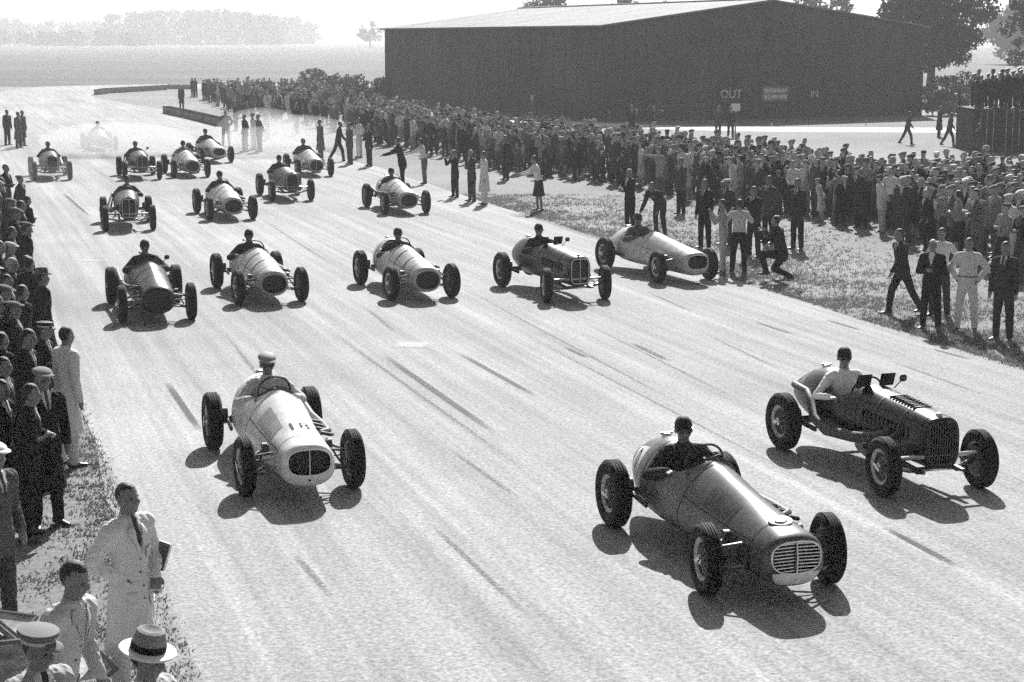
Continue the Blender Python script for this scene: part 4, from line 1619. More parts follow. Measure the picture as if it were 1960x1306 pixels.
CARS = [
    # kind, label, front axle px (mid of the two contact patches), heading, paint, steer, exhaust, grille, screen, driver
    dict(kind='oval', label='pale silver racing car with grey 18 on its nose and a dark split grille', front=(-2.47, 20.09), heading=17.8, body_m=SILVER, steer=2, exhaust=1, grille='centre',
         number=[('18', .30, 0, -1.22, None, NUM_GREY)], driver=('driver', .50, 'cap', .25, 'driver in pale overalls and grey cap in the silver car numbered 18', .44, 0)),
    dict(kind='oval', label='two-tone pale racing car with slatted oval grille nearest the camera', front=(2.44, 16.38), heading=17.2, body_m=PALE, steer=-6, exhaust=1, grille='bars',
         number=[('0', .30, 1.42, .68, -1, NUM_BLK)], driver=('driver', .035, 'skullcap', .02, 'driver in dark overalls and black cap in the nearest car', .42, -8)),
    dict(kind='upright', label='black racing car with tall radiator and bright front axle, ahead on the outside', front=(4.87, 20.07), heading=18.5, body_m=MAROON, steer=-3, exhaust=-1, grille='vertical', screens='aero', bars_m=IRON,
         driver=('driver_out', .8, 'skullcap', .015, 'driver in white shirt and dark cap leaning out of the black car', .55, -6)),
    dict(kind='blunt', label='dark racing car with bright bonnet top, leftmost of the second row', front=(-6.62, 32.75), heading=17, body_m=DARKR, steer=0, exhaust=-1, grille='none', nose=1,
         driver=('driver_far', .045, 'skullcap', .015, 'driver in dark clothes in the leftmost car of the second row', .46, 0)),
    dict(kind='blunt', label='light racing car with big dark nose, second from left in the second row', front=(-4.82, 35.05), heading=19, body_m=LGREY, steer=3, exhaust=1, grille='none',
         driver=('driver_far', .035, 'skullcap', .02, 'driver in black in the light car second from left in the second row', .42, -14)),
    dict(kind='blunt', label='white racing car with round dark nose in the middle of the second row', front=(-1.83, 35.6), heading=19, body_m=CREAM, steer=5, exhaust=1, grille='none',
         driver=('driver_far', .05, 'skullcap', .03, 'driver leaning in the white car in the middle of the second row', .40, -14)),
    dict(kind='upright', label='dark grey racing car with tall twin-panel radiator in the second row', front=(1.28, 35.3), heading=21, body_m=GREY, steer=-12, exhaust=1, grille='centre', screens='aero',
         driver=('driver_far', .03, 'skullcap', .015, 'driver in black in the dark grey car with tall radiator', .55, 0)),
    dict(kind='oval', label='long white racing car beside the onlookers on the verge', front=(3.72, 38.25), heading=24, body_m=CREAM, steer=-4, exhaust=0, grille='none',
         driver=('driver_far', .12, 'skullcap', .04, 'driver in grey in the long white car beside the verge', .46, 0)),
    dict(kind='upright', label='dark racing car with broad squat radiator, leftmost of the third row', front=(-10.5, 48.6), heading=14, body_m=DARKR, steer=0, exhaust=-1, grille='centre', screens='wrap',
         driver=('driver_far', .05, 'skullcap', .05, 'driver in dark jacket in the leftmost car of the third row', .55, 0)),
    dict(kind='blunt', label='white-topped racing car with rounded nose in the third row', front=(-8.16, 51.5), heading=18, body_m=CREAM, steer=4, exhaust=1, grille='none',
         driver=('driver_far', .04, 'skullcap', .03, 'driver in dark cap in the white-topped third row car', .44, 0)),
    dict(kind='upright', label='dark racing car with square upright radiator overlapping another in the third row', front=(-7.15, 57.6), heading=17, body_m=GREY, steer=0, exhaust=1, grille='vertical', screens='wrap',
         driver=('driver_far', .03, 'skullcap', .015, 'driver hunched in the dark square-nosed car of the third row', .55, 0)),
    dict(kind='blunt', label='bright racing car with dark nose passing close to the right verge', front=(-3.2, 53.3), heading=17, body_m=CREAM, steer=0, exhaust=-1, grille='none',
         driver=('driver_far', .03, 'skullcap', .03, 'driver low in the bright car close to the right verge', .40, 0)),
    dict(kind='upright', label='grey dusty racing car far back beside the left edge of the track', front=(-17.1, 66.2), heading=18, body_m=DARKR, steer=0, exhaust=1, grille='vertical', screens='wrap',
         driver=('driver_far', .07, 'skullcap', .2, 'driver in the dusty car beside the left track edge', .52, 0)),
    dict(kind='upright', label='black racing car with plain square radiator, second from left at the back', front=(-13.8, 66.4), heading=17, body_m=DARKR, steer=0, exhaust=-1, grille='centre', screens='wrap',
         driver=('driver_far', .025, 'skullcap', .2, 'driver in black in the square car second from left at the back', .52, 0)),
    dict(kind='blunt', label='small white racing car with black nose tucked beside a larger one at the back', front=(-12.2, 67.6), heading=19, body_m=CREAM, steer=0, exhaust=1, grille='none',
         driver=('driver_far', .30, 'skullcap', .02, 'driver in pale shirt in the small white car at the back', .44, 0)),
    dict(kind='oval', label='pale racing car with wide dark grille, behind the small white one', front=(-12.55, 75.6), heading=22, body_m=LGREY, steer=0, exhaust=-1, grille='none',
         driver=('driver_far', .08, 'skullcap', .02, 'driver with arm out in the pale car behind the small white one', .50, 0)),
    dict(kind='blunt', label='dark and white racing car half hidden behind the square-nosed car', front=(-7.55, 68.0), heading=17, body_m=LGREY, steer=0, exhaust=1, grille='centre',
         driver=('driver_far', .06, 'skullcap', .25, 'driver in the car half hidden behind the square-nosed one', .50, 0)),
    dict(kind='blunt', label='pale racing car lost in dust, hindmost of the field', front=(-19.3, 84.0), heading=19, body_m=CREAM, steer=0, exhaust=0, grille='none',
         driver=('driver_far', .10, 'skullcap', .04, 'driver of the hindmost car lost in dust', .44, 0)),
]
cars = []
for i, c in enumerate(CARS):
    c.pop('nose', None)
    cars.append(racing_car(px_front=None, detail=2 if i < 8 else 1, mirror=i in (2, 3, 6, 13), seat=(-.04, .74) if i == 2 else ((0, .66), (-.04, .70), (.03, .62))[i % 3], **c))

# the nearest car: ringed filler cap on the nose, darker bonnet flash; the black car: louvred panel on its bonnet, ribbed tail
def nose_ring(car, kind, y):
    me, rings, bvh = body_mesh(kind)
    z = at_station(rings, y)[3]
    h = bvh.ray_cast(Vector((0, y, 3)), Vector((0, 0, -1)))
    M = Vector(h[1]).to_track_quat('Z', 'Y').to_matrix()
    MB().lathe([(.07, .001), (.115, -.012), (.115, .002), (.07, .010)], 28, M, h[0], closed=True).build('roundel', WHITE, car)
    MB().lathe([(.052, -.02), (.052, .026), (.044, .034), (.02, .038)], 20, M, h[0]).build('filler_cap', CHROME, car)


nose_ring(cars[1], 'oval', -1.50)
for k in (0, 1):
    _, rings_o, bvh_o = body_mesh('oval')
    MB().lathe([(.022, -.02), (.022, .012), (.012, .02)], 12, Matrix.Rotation(R(90), 3, 'X'), (0, -1.85, .275)).build('crank_hole', BLACK, cars[k])


def flank_panel(car, kind, y0, y1, a0, a1, m, name, off=.003):
    me, rings, bvh = body_mesh(kind)
    b = MB()
    ny, na = 10, 10
    V = []
    for i in range(ny + 1):
        s = at_station(rings, y0 + (y1 - y0) * i / ny)
        zc = s[2] + (s[3] - s[2]) * s[6]
        for j in range(na + 1):
            a = R(a0 + (a1 - a0) * j / na)
            c, sn = math.cos(a), math.sin(a)
            e = s[4] if sn >= 0 else s[5]
            hh = (s[3] + off - zc) if sn >= 0 else (zc - s[2] + off)
            V.append(((s[1] + off) * math.copysign(abs(c) ** (2 / e), c), s[0], zc + hh * math.copysign(abs(sn) ** (2 / e), sn)))
    b.add(V, [(i * (na + 1) + j, i * (na + 1) + j + 1, (i + 1) * (na + 1) + j + 1, (i + 1) * (na + 1) + j) for i in range(ny) for j in range(na)])
    return b.build(name, m, car)


flank_panel(cars[1], 'oval', -1.0, -.42, 118, 148, paint('blue_flash', .02, .42, .0, .4), 'bonnet_flash')
flank_panel(cars[1], 'oval', 1.22, 1.62, 128, 176, mat('number_patch', .65, .6), 'number_patch', .0015)
flank_panel(cars[0], 'oval', -1.1, -.35, 118, 148, paint('grey_flash', .28, .4, .3), 'bonnet_flash')
flank_panel(cars[2], 'upright', -1.02, -.42, 66, 114, mat('louvre_panel_dark', .06, .5, .4, nscale=30, namt=.4), 'bonnet_panel')


def nose_lip(car):
    me, rings, bvh = body_mesh('oval')
    b = MB()
    V, n, mrow = [], 14, 5
    for j in range(mrow + 1):
        z = .335 - .115 * j / mrow
        wx = .235 - .06 * (j / mrow) ** 2
        for i in range(n + 1):
            x = -wx + 2 * wx * i / n
            h = bvh.ray_cast(Vector((x, -4, z)), Vector((0, 1, 0)))
            V.append((x, (h[0].y if h[0] else -1.85) - .003, z))
    b.add(V, [(j * (n + 1) + i, j * (n + 1) + i + 1, (j + 1) * (n + 1) + i + 1, (j + 1) * (n + 1) + i) for j in range(mrow) for i in range(n)])
    b.build('nose_lip', paint('lip_white', .7, .4, .3), car)


nose_lip(cars[1])
_, rings_u, _ = body_mesh('upright')
lp = MB()
for i in range(9):
    y = -.99 + i * .066
    lp.box((0, y, at_station(rings_u, y)[3] + .004), (.24, .03, .012), rot=Matrix.Rotation(R(-16), 3, 'X'))
lp.build('bonnet_louvres', MAROON, cars[2], False)
for k in (2, 6):
    for i in range(9):
        y = 1.42 + i * .042
        o = ring_strip(rings_u, y, .014, .006, 10, 170).build('tail_rib', CHROME if k == 2 else STEEL, cars[k])

# ------------------------------------------------------------------ people by the track
CAPM = mat('cap_tweed', .10, .9, nscale=30, namt=.4)
GREYH = HAIRG
near = {}
SUITS = [.016, .022, .03, .04, .06, .09]


def guy(px, py, face, key, scale, label, top, bot=None, hair=HAIR, hat=None, hatm=None, shirt=.55, group=None, z=0.0):
    o = person(px, py, face, key, scale, label, group, z)
    dress(o, top, bot if bot is not None else top, hair, shirt)
    if hat: hat_object(o, hat, HUMAN[key], hatm or [CAPM, BLACK, BLACK])
    return o


V_G = 'people on the far verge'
L_G = 'people along the left edge'
# --- around the long white car
guy(1205, 443, -60, 'm_folded_suit', .98, 'man in black with folded arms standing behind the long white car', .016, hair=GREYH, group=V_G)
guy(1262, 449, -30, 'm_bend_suit', 1.0, 'man in dark coat bending forward behind the long white car', .03, group=V_G)
guy(1303, 410, -60, 'm_stand_suit', .97, 'man in grey jacket standing alone in front of the packed crowd', .07, .02, group=V_G)
guy(1348, 476, -45, 'm_stand_suit', 1.0, 'man in black suit with paper in hand behind the white car nose', .014, group=V_G)
guy(1383, 522, -100, 'm_camera_shirt', .95, 'photographer in pale trousers with both hands raised to his face', .30, .36, group=V_G)
guy(1413, 524, 175, 'm_camera_shirt', .96, 'person in white top and black trousers seen from behind on the verge', .50, .016, group=V_G)
guy(1442, 492, -50, 'm_camera_suit', .98, 'photographer in black jacket with white card at his belt', .018, group=V_G)
guy(1470, 466, -60, 'm_hips_suit', 1.0, 'man in grey jacket with hands on hips beside the photographers', .08, .02, group=V_G)
guy(1525, 478, -50, 'm_stand_suit', 1.02, 'man in dark suit standing just behind the crouching photographer', .035, .02, group=V_G)
guy(1495, 537, -120, 'm_crouch_suit', 1.02, 'photographer in dark clothes crouching on the grass', .02, .016, group=V_G)
guy(1390, 470, -60, 'm_pockets_suit', .97, 'man in flat pale cap standing behind the two photographers', .05, hat='cap', hatm=[mat('cap_pale', .35, .9)], group=V_G)
# --- group of five on the right
guy(1724, 602, -75, 'm_walk_suit', .97, 'man in dark suit stepping along the grass, leftmost of the verge five', .035, .028, group=V_G)
guy(1780, 630, -25, 'm_folded_suit', .94, 'white-haired man in black with arms folded on the verge', .016, hair=mat('hair_white', .6, .6), group=V_G)
guy(1797, 606, -35, 'm_hips_shirt', .97, 'man in white shirt standing just behind the white-haired man', .62, .05, group=V_G)
guy(1848, 634, -25, 'm_hips_overall', .97, 'man in white overalls with hands on hips on the verge', .58, shirt=.2, group=V_G)
guy(1918, 652, -40, 'm_stand_suit', 1.0, 'broad man in dark suit with hanging arms, rightmost of the verge five', .045, .04, group=V_G)
# --- middle verge
guy(1031, 404, -80, 'm_reach_skirt', .98, 'person in white blouse and long dark skirt holding out both hands', .62, .02, group=V_G)
guy(871, 378, -60, 'm_camera_suit', .90, 'photographer in black with hands raised beside the bright car', .016, group=V_G)
guy(903, 386, -60, 'm_folded_suit', .96, 'man in dark grey standing between photographer and white-coated man', .05, hair=GREYH, group=V_G)
guy(927, 392, -75, 'm_stand_coat', .97, 'man in long white coat standing on the middle verge', .60, .55, group=V_G)
guy(968, 345, -60, 'm_stand_suit', .95, 'lone dark-suited man standing in front of the packed crowd edge', .025, group=V_G)
guy(770, 362, -100, 'm_reach_suit', 1.05, 'man in black suit leaning with arms out behind the bright car', .014, group=V_G)
guy(812, 352, -110, 'm_reach_shirt', .95, 'man in white shirt stooping with arm out behind the bright car', .60, .12, group=V_G)
# --- far end by the bend
FAR = [(648, 309, 100, 'm_walk_suit', 'man in black striding along the far verge', .016), (670, 315, -60, 'm_stand_suit', 'man in grey standing beside the striding man', .08),
       (688, 302, -60, 'm_hips_shirt', 'person in white shirt among dark figures at the far verge', .6), (707, 319, -60, 'm_stand_suit', 'dark figure at the right end of the far verge group', .03),
       (614, 306, -60, 'm_stand_coat', 'pale hazy figure in grey coat by the far verge', .14), (433, 279, 0, 'm_hips_suit', 'grey figure standing with legs apart at the track edge', .12),
       (452, 252, -60, 'm_stand_suit', 'dark figure behind the figure with legs apart', .05), (470, 291, -60, 'm_pockets_suit', 'man in dark jacket and pale trousers at the dusty verge', .03),
       (486, 287, -60, 'm_stand_shirt', 'man in white shirt beside the dusty verge', .5), (497, 291, -60, 'm_behind_suit', 'stout grey figure at the end of the dusty group', .12),
       (510, 268, -60, 'm_stand_coat', 'pale figure in grey coat half lost in dust', .25), (568, 258, -60, 'm_hips_suit', 'dark man with hands on hips facing the crowd end', .02),
       (348, 209, -20, 'm_stand_coat', 'lone dark figure on the grass tongue inside the bend', .02), (369, 186, -40, 'm_stand_suit', 'dark figure at the far crowd end near the bales', .03),
       (375, 187, -40, 'm_folded_suit', 'dark figure close beside another at the far bales', .04), (391, 192, -40, 'm_stand_coat', 'dark coated figure at the near end of the far crowd', .04),
       (15, 278, 60, 'm_stand_suit', 'dark man standing on the left track edge far back', .06), (36, 284, 70, 'm_stand_coat', 'man in grey coat beside the far left track edge', .12), (44, 280, 70, 'm_stand_coat', 'second grey-coated man half behind his companion at left', .09)]
for px, py, fc, key, lab, g in FAR:
    guy(px, py, fc, key, 1.0, lab, g, .3 if 'pale trousers' in lab else None, group=V_G if px > 100 else L_G)
# --- on the grass before the hangar
for px, py, fc, key, lab, g in [(1209, 262, 0, 'm_stand_coat', 'dark coated figure standing near the pale perimeter track', .03), (1247, 264, 90, 'm_point_suit', 'man in pale cap pointing near the perimeter track', .03),
                                (1374, 262, 20, 'm_stand_suit', 'grey figure near the post sign before the hangar', .08), (1398, 264, 0, 'm_stand_suit', 'dark figure below the blank post sign', .03),
                                (1736, 277, 95, 'm_walk_suit', 'man in light cap striding over the grass before the hangar', .05), (1797, 264, 90, 'm_stand_coat', 'dark coated walker near the viewing stand', .02),
                                (1816, 280, 95, 'm_walk_suit', 'man in dark suit striding towards the viewing stand', .03), (1868, 310, 100, 'm_walk_suit', 'figure in grey striding under the viewing stand', .06)]:
    guy(px, py, fc, key, .96, lab, g, group='walkers before the hangar')

# --- left edge, from the back to the front
LEFT = [(6, 388, 110, 'm_stand_suit', 1.0, 'policeman in dark tunic and pale-banded helmet at left edge', .018, 'helmet'),
        (22, 470, 110, 'm_pockets_suit', 1.0, 'dark-suited bareheaded onlooker behind the policeman', .03, None), (0, 490, 120, 'm_stand_suit', 1.0, 'onlooker in pale cap and dark suit below the policeman', .05, 'cap'),
        (36, 505, 120, 'm_folded_suit', 1.0, 'onlooker in black with folded arms leaning out beside the track', .016, None), (12, 530, 120, 'm_stand_suit', 1.0, 'onlooker in grey suit and cap in the upper left row', .07, 'cap'),
        (32, 565, 120, 'm_behind_suit', 1.0, 'dark-suited onlooker in cap halfway down the left row', .025, 'cap'), (4, 590, 120, 'm_pockets_suit', 1.0, 'dark bareheaded onlooker hard against the left frame', .02, None),
        (20, 640, 125, 'm_stand_suit', 1.0, 'onlooker in tweed jacket and pale cap in the left row', .10, 'cap'), (54, 672, 130, 'n_folded', 1.0, 'bareheaded dark man with folded arms in the left row', .03, None),
        (28, 690, 120, 'n_pockets_suit', 1.0, 'grey-haired man in dark suit in the left row', .05, None), (84, 742, 140, 'n_behind_coat', 1.0, 'man in dark coat and trilby turned to the track at left', .03, 'trilby'),
        (48, 770, 125, 'n_pockets_coat', 1.0, 'man in charcoal coat behind the peaked-cap policeman', .045, None), (12, 770, 120, 'n_pockets_coat', 1.0, 'man in dark coat half cut by the left frame', .03, 'cap'),
        (72, 850, 130, 'n_folded', 1.0, 'policeman in black tunic and peaked cap in the left row', .014, 'peaked'), (18, 880, 120, 'n_behind_coat', 1.0, 'man in black overcoat beside the peaked-cap policeman', .02, None),
        (28, 960, 110, 'n_pockets_coat', 1.02, 'man in dark overcoat behind the flat-capped man at left', .022, None)]
LEFT += [(14, 432, 115, 'm_folded_suit', 1.0, 'black-suited onlooker just below the helmeted policeman', .016, None), (40, 452, 120, 'm_behind_suit', 1.0, 'onlooker in cap leaning furthest out near the policeman', .04, 'cap'),
         (-6, 540, 120, 'm_stand_suit', 1.0, 'grey cap and shoulder cut by the left frame above the row', .06, 'cap'), (48, 545, 125, 'm_pockets_suit', 1.0, 'slim dark onlooker at the track side of the left row', .022, None),
         (16, 605, 120, 'n_folded', .98, 'man in charcoal suit with arms folded deep in the left row', .05, None), (46, 620, 130, 'n_pockets_suit', 1.0, 'man in flat cap on the track side of the left row', .03, 'cap'),
         (-4, 660, 115, 'n_behind_coat', 1.0, 'overcoated man half out of frame in the left row', .03, None), (66, 705, 135, 'n_pockets_coat', .98, 'bareheaded man in dark coat before the trilby wearer', .035, None),
         (-8, 720, 120, 'n_pockets_suit', 1.0, 'dark shoulder and pale cap at the left frame', .04, 'cap'), (36, 730, 125, 'n_folded', 1.0, 'man in black with folded arms behind the trilby wearer', .016, None),
         (40, 815, 125, 'n_pockets_suit', 1.0, 'dark-suited man in cap left of the peaked-cap policeman', .025, 'cap'), (-4, 830, 115, 'n_folded', 1.0, 'black-suited man cut by the left frame beside the row', .018, None),
         (52, 905, 120, 'n_behind_coat', 1.0, 'bareheaded man in dark coat just behind the flat-capped man', .02, None), (8, 1000, 100, 'n_pockets_coat', 1.0, 'man in black coat cut by the frame left of the flat cap', .016, None),
         (48, 1030, 80, 'n_folded', 1.0, 'dark man half hidden behind the flat-capped man', .02, None)]
for px, py, fc, key, sc, lab, g, hat in LEFT:
    hm = {'cap': [mat('cap_pale', .35, .9)] if 'pale cap' in lab else [CAPM], 'helmet': [mat('police_felt', .015, .7)], 'trilby': [mat('felt_grey', .12, .9)], 'peaked': [mat('police_felt', .015, .7), mat('chequer', .4, .7)]}.get(hat)
    lo_ = guy(px + rng.uniform(-12, 12), py + rng.uniform(-8, 8), fc + rng.uniform(-50, 25), key, sc * rng.uniform(.90, 1.06), lab, g, g * .9, hair=GREYH if 'grey-haired' in lab else HAIR, hat=hat, hatm=hm, group=L_G)
    lo_.rotation_euler.x, lo_.rotation_euler.y = rng.gauss(0, .05), rng.gauss(0, .06)
guy(133, 892, 135, 'm_stand_coat', 1.0, 'man in long white coat standing behind the flat-capped man', .62, .55, group=L_G)
guy(92, 1008, 40, 'n_pockets_coat', 1.0, 'man in tweed flat cap and long black overcoat at left', .018, .016, hat='cap', hatm=[mat('cap_tan', .20, .9, nscale=40, namt=.4)], group=L_G)
guy(2, 1215, 60, 'n_pockets_suit', 1.0, 'grey-suited man in white cap cut off by the left frame', .10, .08, hat='cap', hatm=[mat('cap_white', .7, .8)], group=L_G)
bk = guy(258, 1345, 55, 'n_book', 1.03, 'marshal in long white coat with dark book under his arm', .62, .58, shirt=.5, group=L_G)
st_ = guy(118, 1560, 70, 'n_stoop', 1.05, 'bareheaded man in pale overalls leaning in front of the marshal', .45, .45, group=L_G)
ca_ = guy(84, 1725, 50, 'n_look', 1.0, 'man in light jacket and peaked cap low in the corner', .36, .3, hat='peaked', hatm=[mat('cap_drab', .16, .8), mat('cap_band_pale', .5, .8)], group=L_G)
fe_ = guy(284, 1752, 60, 'n_look', 1.0, 'man in straw-coloured fedora with black band and pale jacket', .42, .35, hat='fedora', hatm=[mat('hat_white', .72, .8), mat('hat_straw', .22, .9, nscale=60, namt=.3), BLACK], group=L_G)

NEAR_DRESSED = [(st_, 'n_stoop', .45), (ca_, 'n_look', .36), (fe_, 'n_look', .42)]


def drape(o, key, name, polys, m, off=.006):
    """flat cloth pieces (lapels, pockets, belt) laid on the front of a garment; polys in (x, height) of the body"""
    me = HUMAN[key][0]
    bvh = BVHTree.FromPolygons([v.co.copy() for v in me.vertices], [tuple(p.vertices) for p in me.polygons])
    for pl in polys:
        bm = bmesh.new()
        vs_ = [bm.verts.new((x, 0, z)) for x, z in pl]
        bm.faces.new(vs_)
        bmesh.ops.triangulate(bm, faces=bm.faces[:])
        for _ in range(3):
            bmesh.ops.subdivide_edges(bm, edges=[e for e in bm.edges if e.calc_length() > .03], cuts=1)
        bmesh.ops.triangulate(bm, faces=bm.faces[:])
        last = -.1
        for v in bm.verts:
            h = bvh.ray_cast(Vector((v.co.x, -1, v.co.z)), Vector((0, 1, 0)))
            if h[0]: last = h[0].y
            v.co.y = last - off
        d = bpy.data.meshes.new(name)
        bm.to_mesh(d)
        bm.free()
        d.materials.append(m)
        d.polygons.foreach_set('use_smooth', [True] * len(d.polygons))
        c = link(name, d, o)
        md = c.modifiers.new('t', 'SOLIDIFY')
        md.thickness = .006
    return o


def tailored(o, key, m, dark, belt=False):
    dz = HUMAN[key][1]
    lap = [[(.015, dz + .26), (.075, dz + .40), (.10, dz + .385), (.085, dz + .47), (.06, dz + .485), (.03, dz + .40)]]
    drape(o, key, 'lapel', lap + [[(-x, z) for x, z in lap[0]][::-1]], m, .010)
    drape(o, key, 'pocket', [[(s * .06, dz - .02), (s * .135, dz - .02), (s * .13, dz - .15), (s * .065, dz - .15)] for s in (-1, 1)] + [[(.06, dz + .30), (.12, dz + .31), (.115, dz + .22), (.065, dz + .215)]], m, .007)
    for k in range(4): drape(o, key, 'button', [[(-.008, dz + .22 - k * .1), (0, dz + .212 - k * .1), (.008, dz + .22 - k * .1), (0, dz + .228 - k * .1)]], dark, .012)


tailored(bk, 'n_book', cloth(.62), NUM_GREY)
for o_, k_, g_ in NEAR_DRESSED: tailored(o_, k_, cloth(g_), NUM_BLK)

# the book under the marshal's arm
me_, dz_, hc_, HM_ = HUMAN['n_book']
P_ = POSES['book']
t_ = head_frame(P_)[0]
sh_ = t_ * .445 + Vector((.172, 0, 0))
el_ = sh_ + nrm(P_['la'][0]) * .285
bc = Vector((el_.x - .005, el_.y - .06, el_.z + dz_ - .02))
M_ = bk.matrix_basis
b_ = MB().box((0, 0, 0), (.04, .15, .22), bev=.006)
bo = b_.build('book', mat('book_cover', .12, .6, nscale=20, namt=.3))
tag(bo, 'dark grey book tucked under the marshal\'s arm', 'book')
wm_ = Matrix.Translation(bk.location) @ Matrix.Rotation(bk.rotation_euler.z, 4, 'Z') @ Matrix.Scale(1.03, 4)
bo.location = wm_ @ bc
bo.rotation_euler = (R(12), R(14), bk.rotation_euler.z + R(15))
pg = MB().box((0.004, -.004, .004), (.028, .146, .218)).build('pages', PAPER, bo, False)


# folding deck chairs in the near left corner
def deck_chair(loc, rz, label, raised=0):
    root = tag(link('deck_chair', None, loc=loc, rot=(0, 0, rz)), label, 'chair', 'deck chairs in the near left corner')
    wd = mat('chair_wood', .12, .6, .4)
    for s in (-1, 1):
        MB().tube([(s * .28, -.45, .02), (s * .28, .50, .95 + raised)], .018, 8).build('frame_rail', wd, root)
        MB().tube([(s * .25, .45, .02), (s * .25, -.40, .52)], .018, 8).build('leg', wd, root)
    MB().tube([(-.28, .50, .95 + raised), (.28, .50, .95 + raised)], .018, 8).build('top_rail', wd, root)
    MB().tube([(-.25, -.40, .52), (.25, -.40, .52)], .018, 8).build('front_rail', wd, root)
    b = MB()
    n = 12
    V = []
    for i in range(n + 1):
        u = i / n
        y = -.40 + .9 * u
        z = .52 + (.43 + raised) * u - .28 * math.sin(math.pi * u) * (1 - .35 * u)
        V += [(-.24, y, z), (.24, y, z)]
    b.add(V, [(2 * i, 2 * i + 1, 2 * i + 3, 2 * i + 2) for i in range(n)])
    b.build('canvas_sling', mat('canvas_stripe', .35, .9, nscale=6, namt=.6), root)
    return root


deck_chair(at(25, 1420), R(200), 'wooden deck chair with canvas sling at the left frame')
deck_chair(at(110, 1405), R(120), 'deck chair standing behind the leaning man in overalls', .1)
deck_chair(at(-30, 1320), R(160), 'folded-out deck chair cut by the left frame')

# ------------------------------------------------------------------ the packed crowd
FRONT = [(395, 196), (455, 226), (520, 236), (575, 236), (640, 262), (700, 275), (760, 289), (850, 306), (930, 326), (1000, 337), (1100, 347), (1200, 362), (1330, 396), (1450, 413), (1560, 430), (1640, 443), (1700, 456), (1800, 500), (1990, 580)]
BACK = [(395, 187), (455, 186), (520, 184), (590, 188), (650, 204), (700, 222), (760, 244), (850, 263), (930, 279), (1010, 292), (1150, 306), (1300, 333), (1400, 347), (1500, 362), (1600, 378), (1660, 388), (1720, 393), (1800, 394), (1990, 386)]


def interp_line(L, n):
    P = [at(*p) for p in L]
    d = [0]
    for a, b in zip(P[:-1], P[1:]): d.append(d[-1] + (b - a).length)
    out = []
    for i in range(n):
        s = d[-1] * i / (n - 1)
        k = min(len(d) - 2, max(j for j in range(len(d)) if d[j] <= s))
        out.append(P[k].lerp(P[k + 1], (s - d[k]) / max(1e-6, d[k + 1] - d[k])))
    return out


spots = []
cell = {}
rc = random.Random(99)


def free(x, y, dmin):
    i, j = int(x // 1), int(y // 1)
    for a in (-1, 0, 1):
        for b in (-1, 0, 1):
            for (u, v) in cell.get((i + a, j + b), ()):
                if (u - x) ** 2 + (v - y) ** 2 < dmin * dmin: return False
    return True


PF, PB = [at(*p) for p in FRONT], [at(*p) for p in BACK]
for k in range(len(PF) - 1):
    a, b, c, d = PF[k], PF[k + 1], PB[k + 1], PB[k]
    area = ((b - a).cross(d - a).length + (b - c).cross(d - c).length) / 2
    tries = int(area * 9)
    far_k = (a.y + d.y) / 2
    dmin = .44 if far_k < 80 else (.62 if far_k < 110 else .95)
    for _ in range(tries):
        u, v = rc.random(), rc.random()
        if v > .8 and rc.random() < .3: continue
        if v < .10 + .14 * noise.noise(Vector((k * 3.1 + u * 6, 0, 0))) + rc.uniform(-.05, .05): continue
        p = a.lerp(b, u).lerp(d.lerp(c, u), v)
        if free(p.x, p.y, dmin):
            spots.append((p.x, p.y))
            cell.setdefault((int(p.x // 1), int(p.y // 1)), []).append((p.x, p.y))
spots.sort(key=lambda s: s[0] ** 2 + s[1] ** 2)
print('crowd', len(spots))
CR = ['ca', 'cb', 'cc', 'cd', 'ce', 'c0', 'c1', 'c2', 'c3', 'c4', 'c5', 'c6', 'c7', 'c8', 'c9']
CDESC = {'ca': 'bareheaded spectator in {g} suit looking sideways in the packed crowd', 'cb': 'spectator in {g} suit and trilby turning his head in the packed crowd', 'cc': 'spectator in {g} overcoat and cap craning forward in the packed crowd',
         'cd': 'spectator in {g} suit shading his eyes with a hand in the packed crowd', 'ce': 'bareheaded woman in {g} blouse and skirt in the packed crowd',
         'c0': 'spectator in {g} suit and flat cap in the packed crowd', 'c1': 'bareheaded spectator in {g} suit with folded arms in the packed crowd', 'c2': 'spectator in {g} overcoat and trilby in the packed crowd',
         'c3': 'spectator in {g} jacket with hands raised to the face in the packed crowd', 'c4': 'bareheaded woman in {g} coat in the packed crowd', 'c5': 'spectator in {g} suit and cap with hands behind in the packed crowd',
         'c6': 'spectator in {g} shirt with hands on hips in the packed crowd', 'c7': 'spectator in {g} suit and trilby pointing in the packed crowd', 'c8': 'woman in skirt, {g} top and beret in the packed crowd',
         'c9': 'spectator in {g} overcoat and flat cap in the packed crowd'}
TONES = [('black', .018), ('dark', .035), ('charcoal', .06), ('grey', .12), ('light grey', .27), ('white', .58)]
TW = [18, 20, 20, 18, 13, 9]


def crowd_pick(r):
    k = r.choices(CR, [12, 8, 9, 4, 7, 11, 9, 10, 5, 7, 9, 5, 3, 6, 9])[0]
    t = r.choices(TONES, TW)[0]
    if k == 'c6': t = r.choice([TONES[5], TONES[4], TONES[3]])
    if k in ('c8', 'ce'): t = r.choice([TONES[5], TONES[4], TONES[3], TONES[1]])
    return k, t


